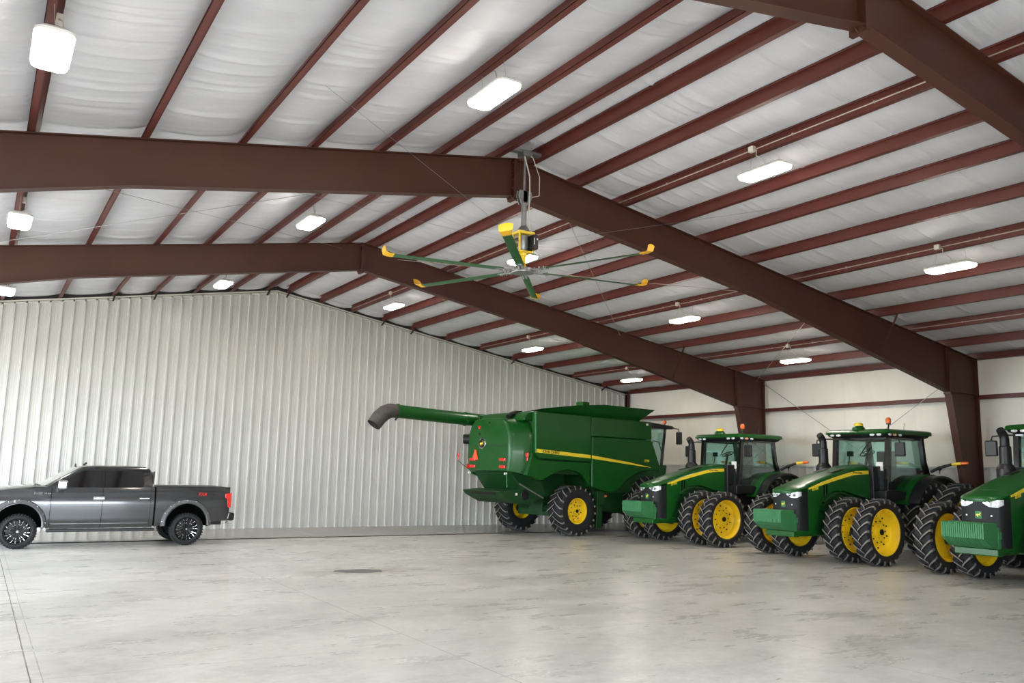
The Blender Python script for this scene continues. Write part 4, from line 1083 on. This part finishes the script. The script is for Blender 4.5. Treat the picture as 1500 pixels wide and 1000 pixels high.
            mb.build('flare_bolt', M['chrome'], fl, smooth=60)
            # wheel-well liner, near-black to paint in the shade of the arch
            mb = MB().lathe([(r, s*y) for r, y in ((.47, .60), (.515, .60), (.515, .985), (.50, .985))], 'y', (c, 0, AZ+.02), 20, True, D(-5), D(185))
            mb.box(c-.5, c+.5, min(s*.55, s*.62), max(s*.55, s*.62), .45, 1.02)
            mb.build('wheel_liner', mat('wheel well shade black', '050505', .95, var=0, spec=.1) if 'wheel well shade black' not in bpy.data.materials else bpy.data.materials['wheel well shade black'], e)
        # tail lamp
        mb = MB().prism([(-.90, 1.27), (-1.055, 1.29), (-1.055, .92), (-.98, .92), (-.955, 1.12), (-.90, 1.17)], 'y', s*.80, s*.985); mb.build('tail_lamp', M['red'], e, bevel=.012)
        MB().box(4.35, 4.6, min(s*.6, s*.90), max(s*.6, s*.90), .95, 1.14).build('headlight', M['lampglass'], e, bevel=.03)
        if s > 0:
            text('lettering', 'FX4', .12, M['red'], frameM((-.33, hwid(-.33, 1.24)+.004, 1.245), (-1, 0, 0), (0, -.12, 1)), e, shear=.2)
            text('lettering', 'OFF ROAD', .035, M['dark'], frameM((-.55, hwid(-.5, 1.25)+.004, 1.25), (-1, 0, 0), (0, -.12, 1)), e)
            text('fender_badge', 'F-150', .075, M['chrome'], frameM((3.36, hwid(3.36, 1.25)+.004, 1.255), (-1, 0, 0), (0, -.14, 1)), e, shear=.15)
            text('fender_badge', 'V8 4x4', .05, M['chrome'], frameM((3.16, hwid(3.16, 1.25)+.004, 1.255), (-1, 0, 0), (0, -.14, 1)), e)
    # windshield, offset from the cab loft
    mb = MB(); vs = []
    for z in (1.42, 1.62, 1.82, 1.865):
        w, f = gw(z), xf(z)
        vs.append([(f-.05+.012, -w*.90, z), (f+.03+.012, -w*.7, z), (f+.07+.012, -w*.35, z), (f+.08+.012, 0, z), (f+.07+.012, w*.35, z), (f+.03+.012, w*.7, z), (f-.05+.012, w*.90, z)])
    mb.loft(vs, False, False); o2 = [[(x-.008, y, z) for x, y, z in r] for r in vs]; mb.loft(o2, False, False)
    mb.build('windshield', mat('pale windshield reflection', '8d948c', .06, coat=1, var=0), cab, smooth=50, recalc=False)  # opaque pale colour stands for the white wall seen in the glass
    MB().box(3.30, 3.46, -.75, .75, 1.405, 1.45).build('cowl', M['black'], e, bevel=.02)
    MB().tube([(3.36, .70, 1.45), (3.40, .2, 1.46)], .012, 6).build('wiper', M['black'], e)
    MB().lathe([(.03, 1.86), (.02, 1.93), (.004, 1.965), (0, 1.965)], 'z', (2.55, .0, .0), 8).tube([(2.38, .0, 1.92), (2.30, 0, 1.98)], .025, 8).build('antenna', M['black'], e, smooth=50)
    MB().box(.80, .83, -.7, .7, 1.45, 1.80).build('rear_window', M['tint'], cab, bevel=.005)
    # tailgate, bumpers, hitch, chassis
    MB().box(-1.06, -1.02, -.80, .80, .70, 1.43).build('tailgate', Gp, e, bevel=.01)
    MB().prism([(-1.02, .80), (-1.14, .79), (-1.17, .74), (-1.16, .60), (-1.06, .58), (-.98, .62)], 'y', -.96, .96).build('rear_bumper', M['gloss_black'], e, bevel=.02)
    MB().tube([(-1.05, .0, .56), (-1.2, 0, .55), (-1.22, 0, .50), (-1.18, 0, .47)], .025, 8).ball((-1.2, 0, .60), .03).build('tow_hitch', M['galv'], e, smooth=50)
    MB().box(4.55, 4.74, -.92, .92, .50, .72).build('front_bumper', M['gloss_black'], e, bevel=.04)
    MB().box(4.56, 4.68, -.55, .55, .78, 1.15).build('grille', M['black'], e, bevel=.03)
    mb = MB().box(-.95, 4.3, -.5, .5, .46, .66).tube([(0, -.8, .39), (0, .8, .39)], .06, 10).tube([(FA, -.8, .39), (FA, .8, .39)], .05, 10).tube([(-.4, -.45, .52), (-.95, -.5, .52)], .04, 8)
    mb.build('chassis', M['dark'], e, bevel=.02)
    # wheels
    h = .15; R = .39; rr = .27
    def tire():
        mb = MB().lathe([(rr, -h*.8), (rr+.03, -h), (R-.06, -h*1.0), (R-.015, -h*.85), (R, -h*.6), (R, h*.6), (R-.015, h*.85), (R-.06, h), (rr+.03, h), (rr, h*.8), (rr-.02, 0)], 'y', n=48, closed=True)
        for k in range(36):
            a = 2*PI*k/36
            for s_ in (-1, 1):
                c, sn = math.cos(a+s_*.05), math.sin(a+s_*.05); Mx = Matrix(((c, 0, -sn), (0, 1, 0), (sn, 0, c)))
                mb.obox((c*(R-.005), s_*h*.72, sn*(R-.005)), (.022, h*.55, .034), Mx)
        return mb
    rimb = mat('satin black wheel', '08080a', .4, var=0, spec=.3)
    def wheel():
        mb = MB().lathe([(rr+.005, -h*.8), (rr-.02, -h*.7), (rr-.03, h*.5), (rr-.01, h*.85), (rr+.008, h*.88), (rr+.008, h*.8)], 'y', n=40)
        mb.lathe([(0, .05), (rr-.03, .03), (rr-.03, .0), (0, .0)], 'y', n=32)
        mb.lathe([(0, h*.72), (.05, h*.72), (.065, h*.55), (.065, .04)], 'y', n=20)
        for k in range(8):
            a = 2*PI*k/8
            for da in (-.16, .16):
                p = (math.cos(a)*.055, h*.55, math.sin(a)*.055); q = (math.cos(a+da)*(rr-.015), h*.75, math.sin(a+da)*(rr-.015))
                mb.bar(p, q, .026, .05, 0, up=(0, 1, 0))
                m1 = [lerp(p[i], q[i], .45) for i in range(3)]; m2 = [lerp(p[i], q[i], .62) for i in range(3)]; m3 = [lerp(p[i], q[i], .74) for i in range(3)]; m4 = [lerp(p[i], q[i], .97) for i in range(3)]
                for u, v in ((m1, m2), (m3, m4)):
                    mb.bar((u[0], u[1]+.022, u[2]), (v[0], v[1]+.022, v[2]), .011, .008, 1, up=(0, 1, 0))
        for k in range(16):
            a = 2*PI*(k+.5)/16; mb.ball((math.cos(a)*(rr-.012), h*.84, math.sin(a)*(rr-.012)), .009, n=8, mi=1)
        mb.lathe([(0, h*.735), (.022, h*.735), (.026, h*.70)], 'y', n=12, mi=1)
        return mb
    t0 = None
    for x in (RA, FA):
        for s in (-1, 1):
            if t0 is None:
                t0 = t = tire().build('tire', M['rubber'], e, smooth=40)
                wheel().build('rim', [rimb, M['chrome']], t, smooth=35)
            else: t = dup(t0, e)
            t.location = (x, s*.875, .39); t.rotation_euler = (0, x*.3+s*.2, 0)
            t.scale = (1, s, 1)
pickup()

# ------------------------------------------------------------------ light: sky through the open doors
w = bpy.data.worlds.new('sky'); SC.world = w; w.use_nodes = True
nt = w.node_tree; bg = nt.nodes['Background']
bg.inputs['Color'].default_value = (.82, .91, 1.0, 1); bg.inputs['Strength'].default_value = 20.0
def portal(name, loc, rot, sx, sy):
    l = bpy.data.lights.new(name, 'AREA'); l.shape = 'RECTANGLE'; l.size = sx; l.size_y = sy; l.cycles.is_portal = True
    o = bpy.data.objects.new(name, l); COL.objects.link(o); o.location = loc; o.rotation_euler = rot
portal('doorway_portal', (-7.55, YB-.05, 1.85), (D(90), 0, 0), 12.1, 3.7)
portal('doorway_portal', (-WX-.05, -11.35, 2.25), (0, D(-90), 0), 4.5, 6.7)
portal('doorway_portal', (-WX-.05, -3.85, 2.3), (0, D(-90), 0), 4.6, 6.5)

# ------------------------------------------------------------------ camera
yaw, pitch, roll = D(31.5796), D(8.527), D(1.3062)
f = Vector((math.sin(yaw)*math.cos(pitch), math.cos(yaw)*math.cos(pitch), math.sin(pitch)))
r = Vector((math.cos(yaw), -math.sin(yaw), 0)); u = r.cross(f)
r2 = r*math.cos(roll)+u*math.sin(roll); u2 = -r*math.sin(roll)+u*math.cos(roll)
cam = bpy.data.cameras.new('camera'); co = bpy.data.objects.new('camera', cam); COL.objects.link(co)
cam.sensor_fit = 'HORIZONTAL'; cam.sensor_width = 36; cam.lens = 1258.9/1500*36; cam.clip_end = 300
mw = Matrix((r2, u2, -f)).transposed().to_4x4(); mw.translation = Vector((-8.1352, -28.4509, 2.0301)); co.matrix_world = mw
SC.camera = co

SC.view_settings.view_transform = 'Standard'; SC.view_settings.look = 'None'; SC.view_settings.gamma = 1
SC.view_settings.use_curve_mapping = False; SC.view_settings.exposure = 0.27
c = SC.cycles
c.use_denoising = True; c.max_bounces = 10; c.diffuse_bounces = 6; c.glossy_bounces = 4; c.transparent_max_bounces = 16
c.sample_clamp_indirect = 6; c.caustics_reflective = False; c.caustics_refractive = False
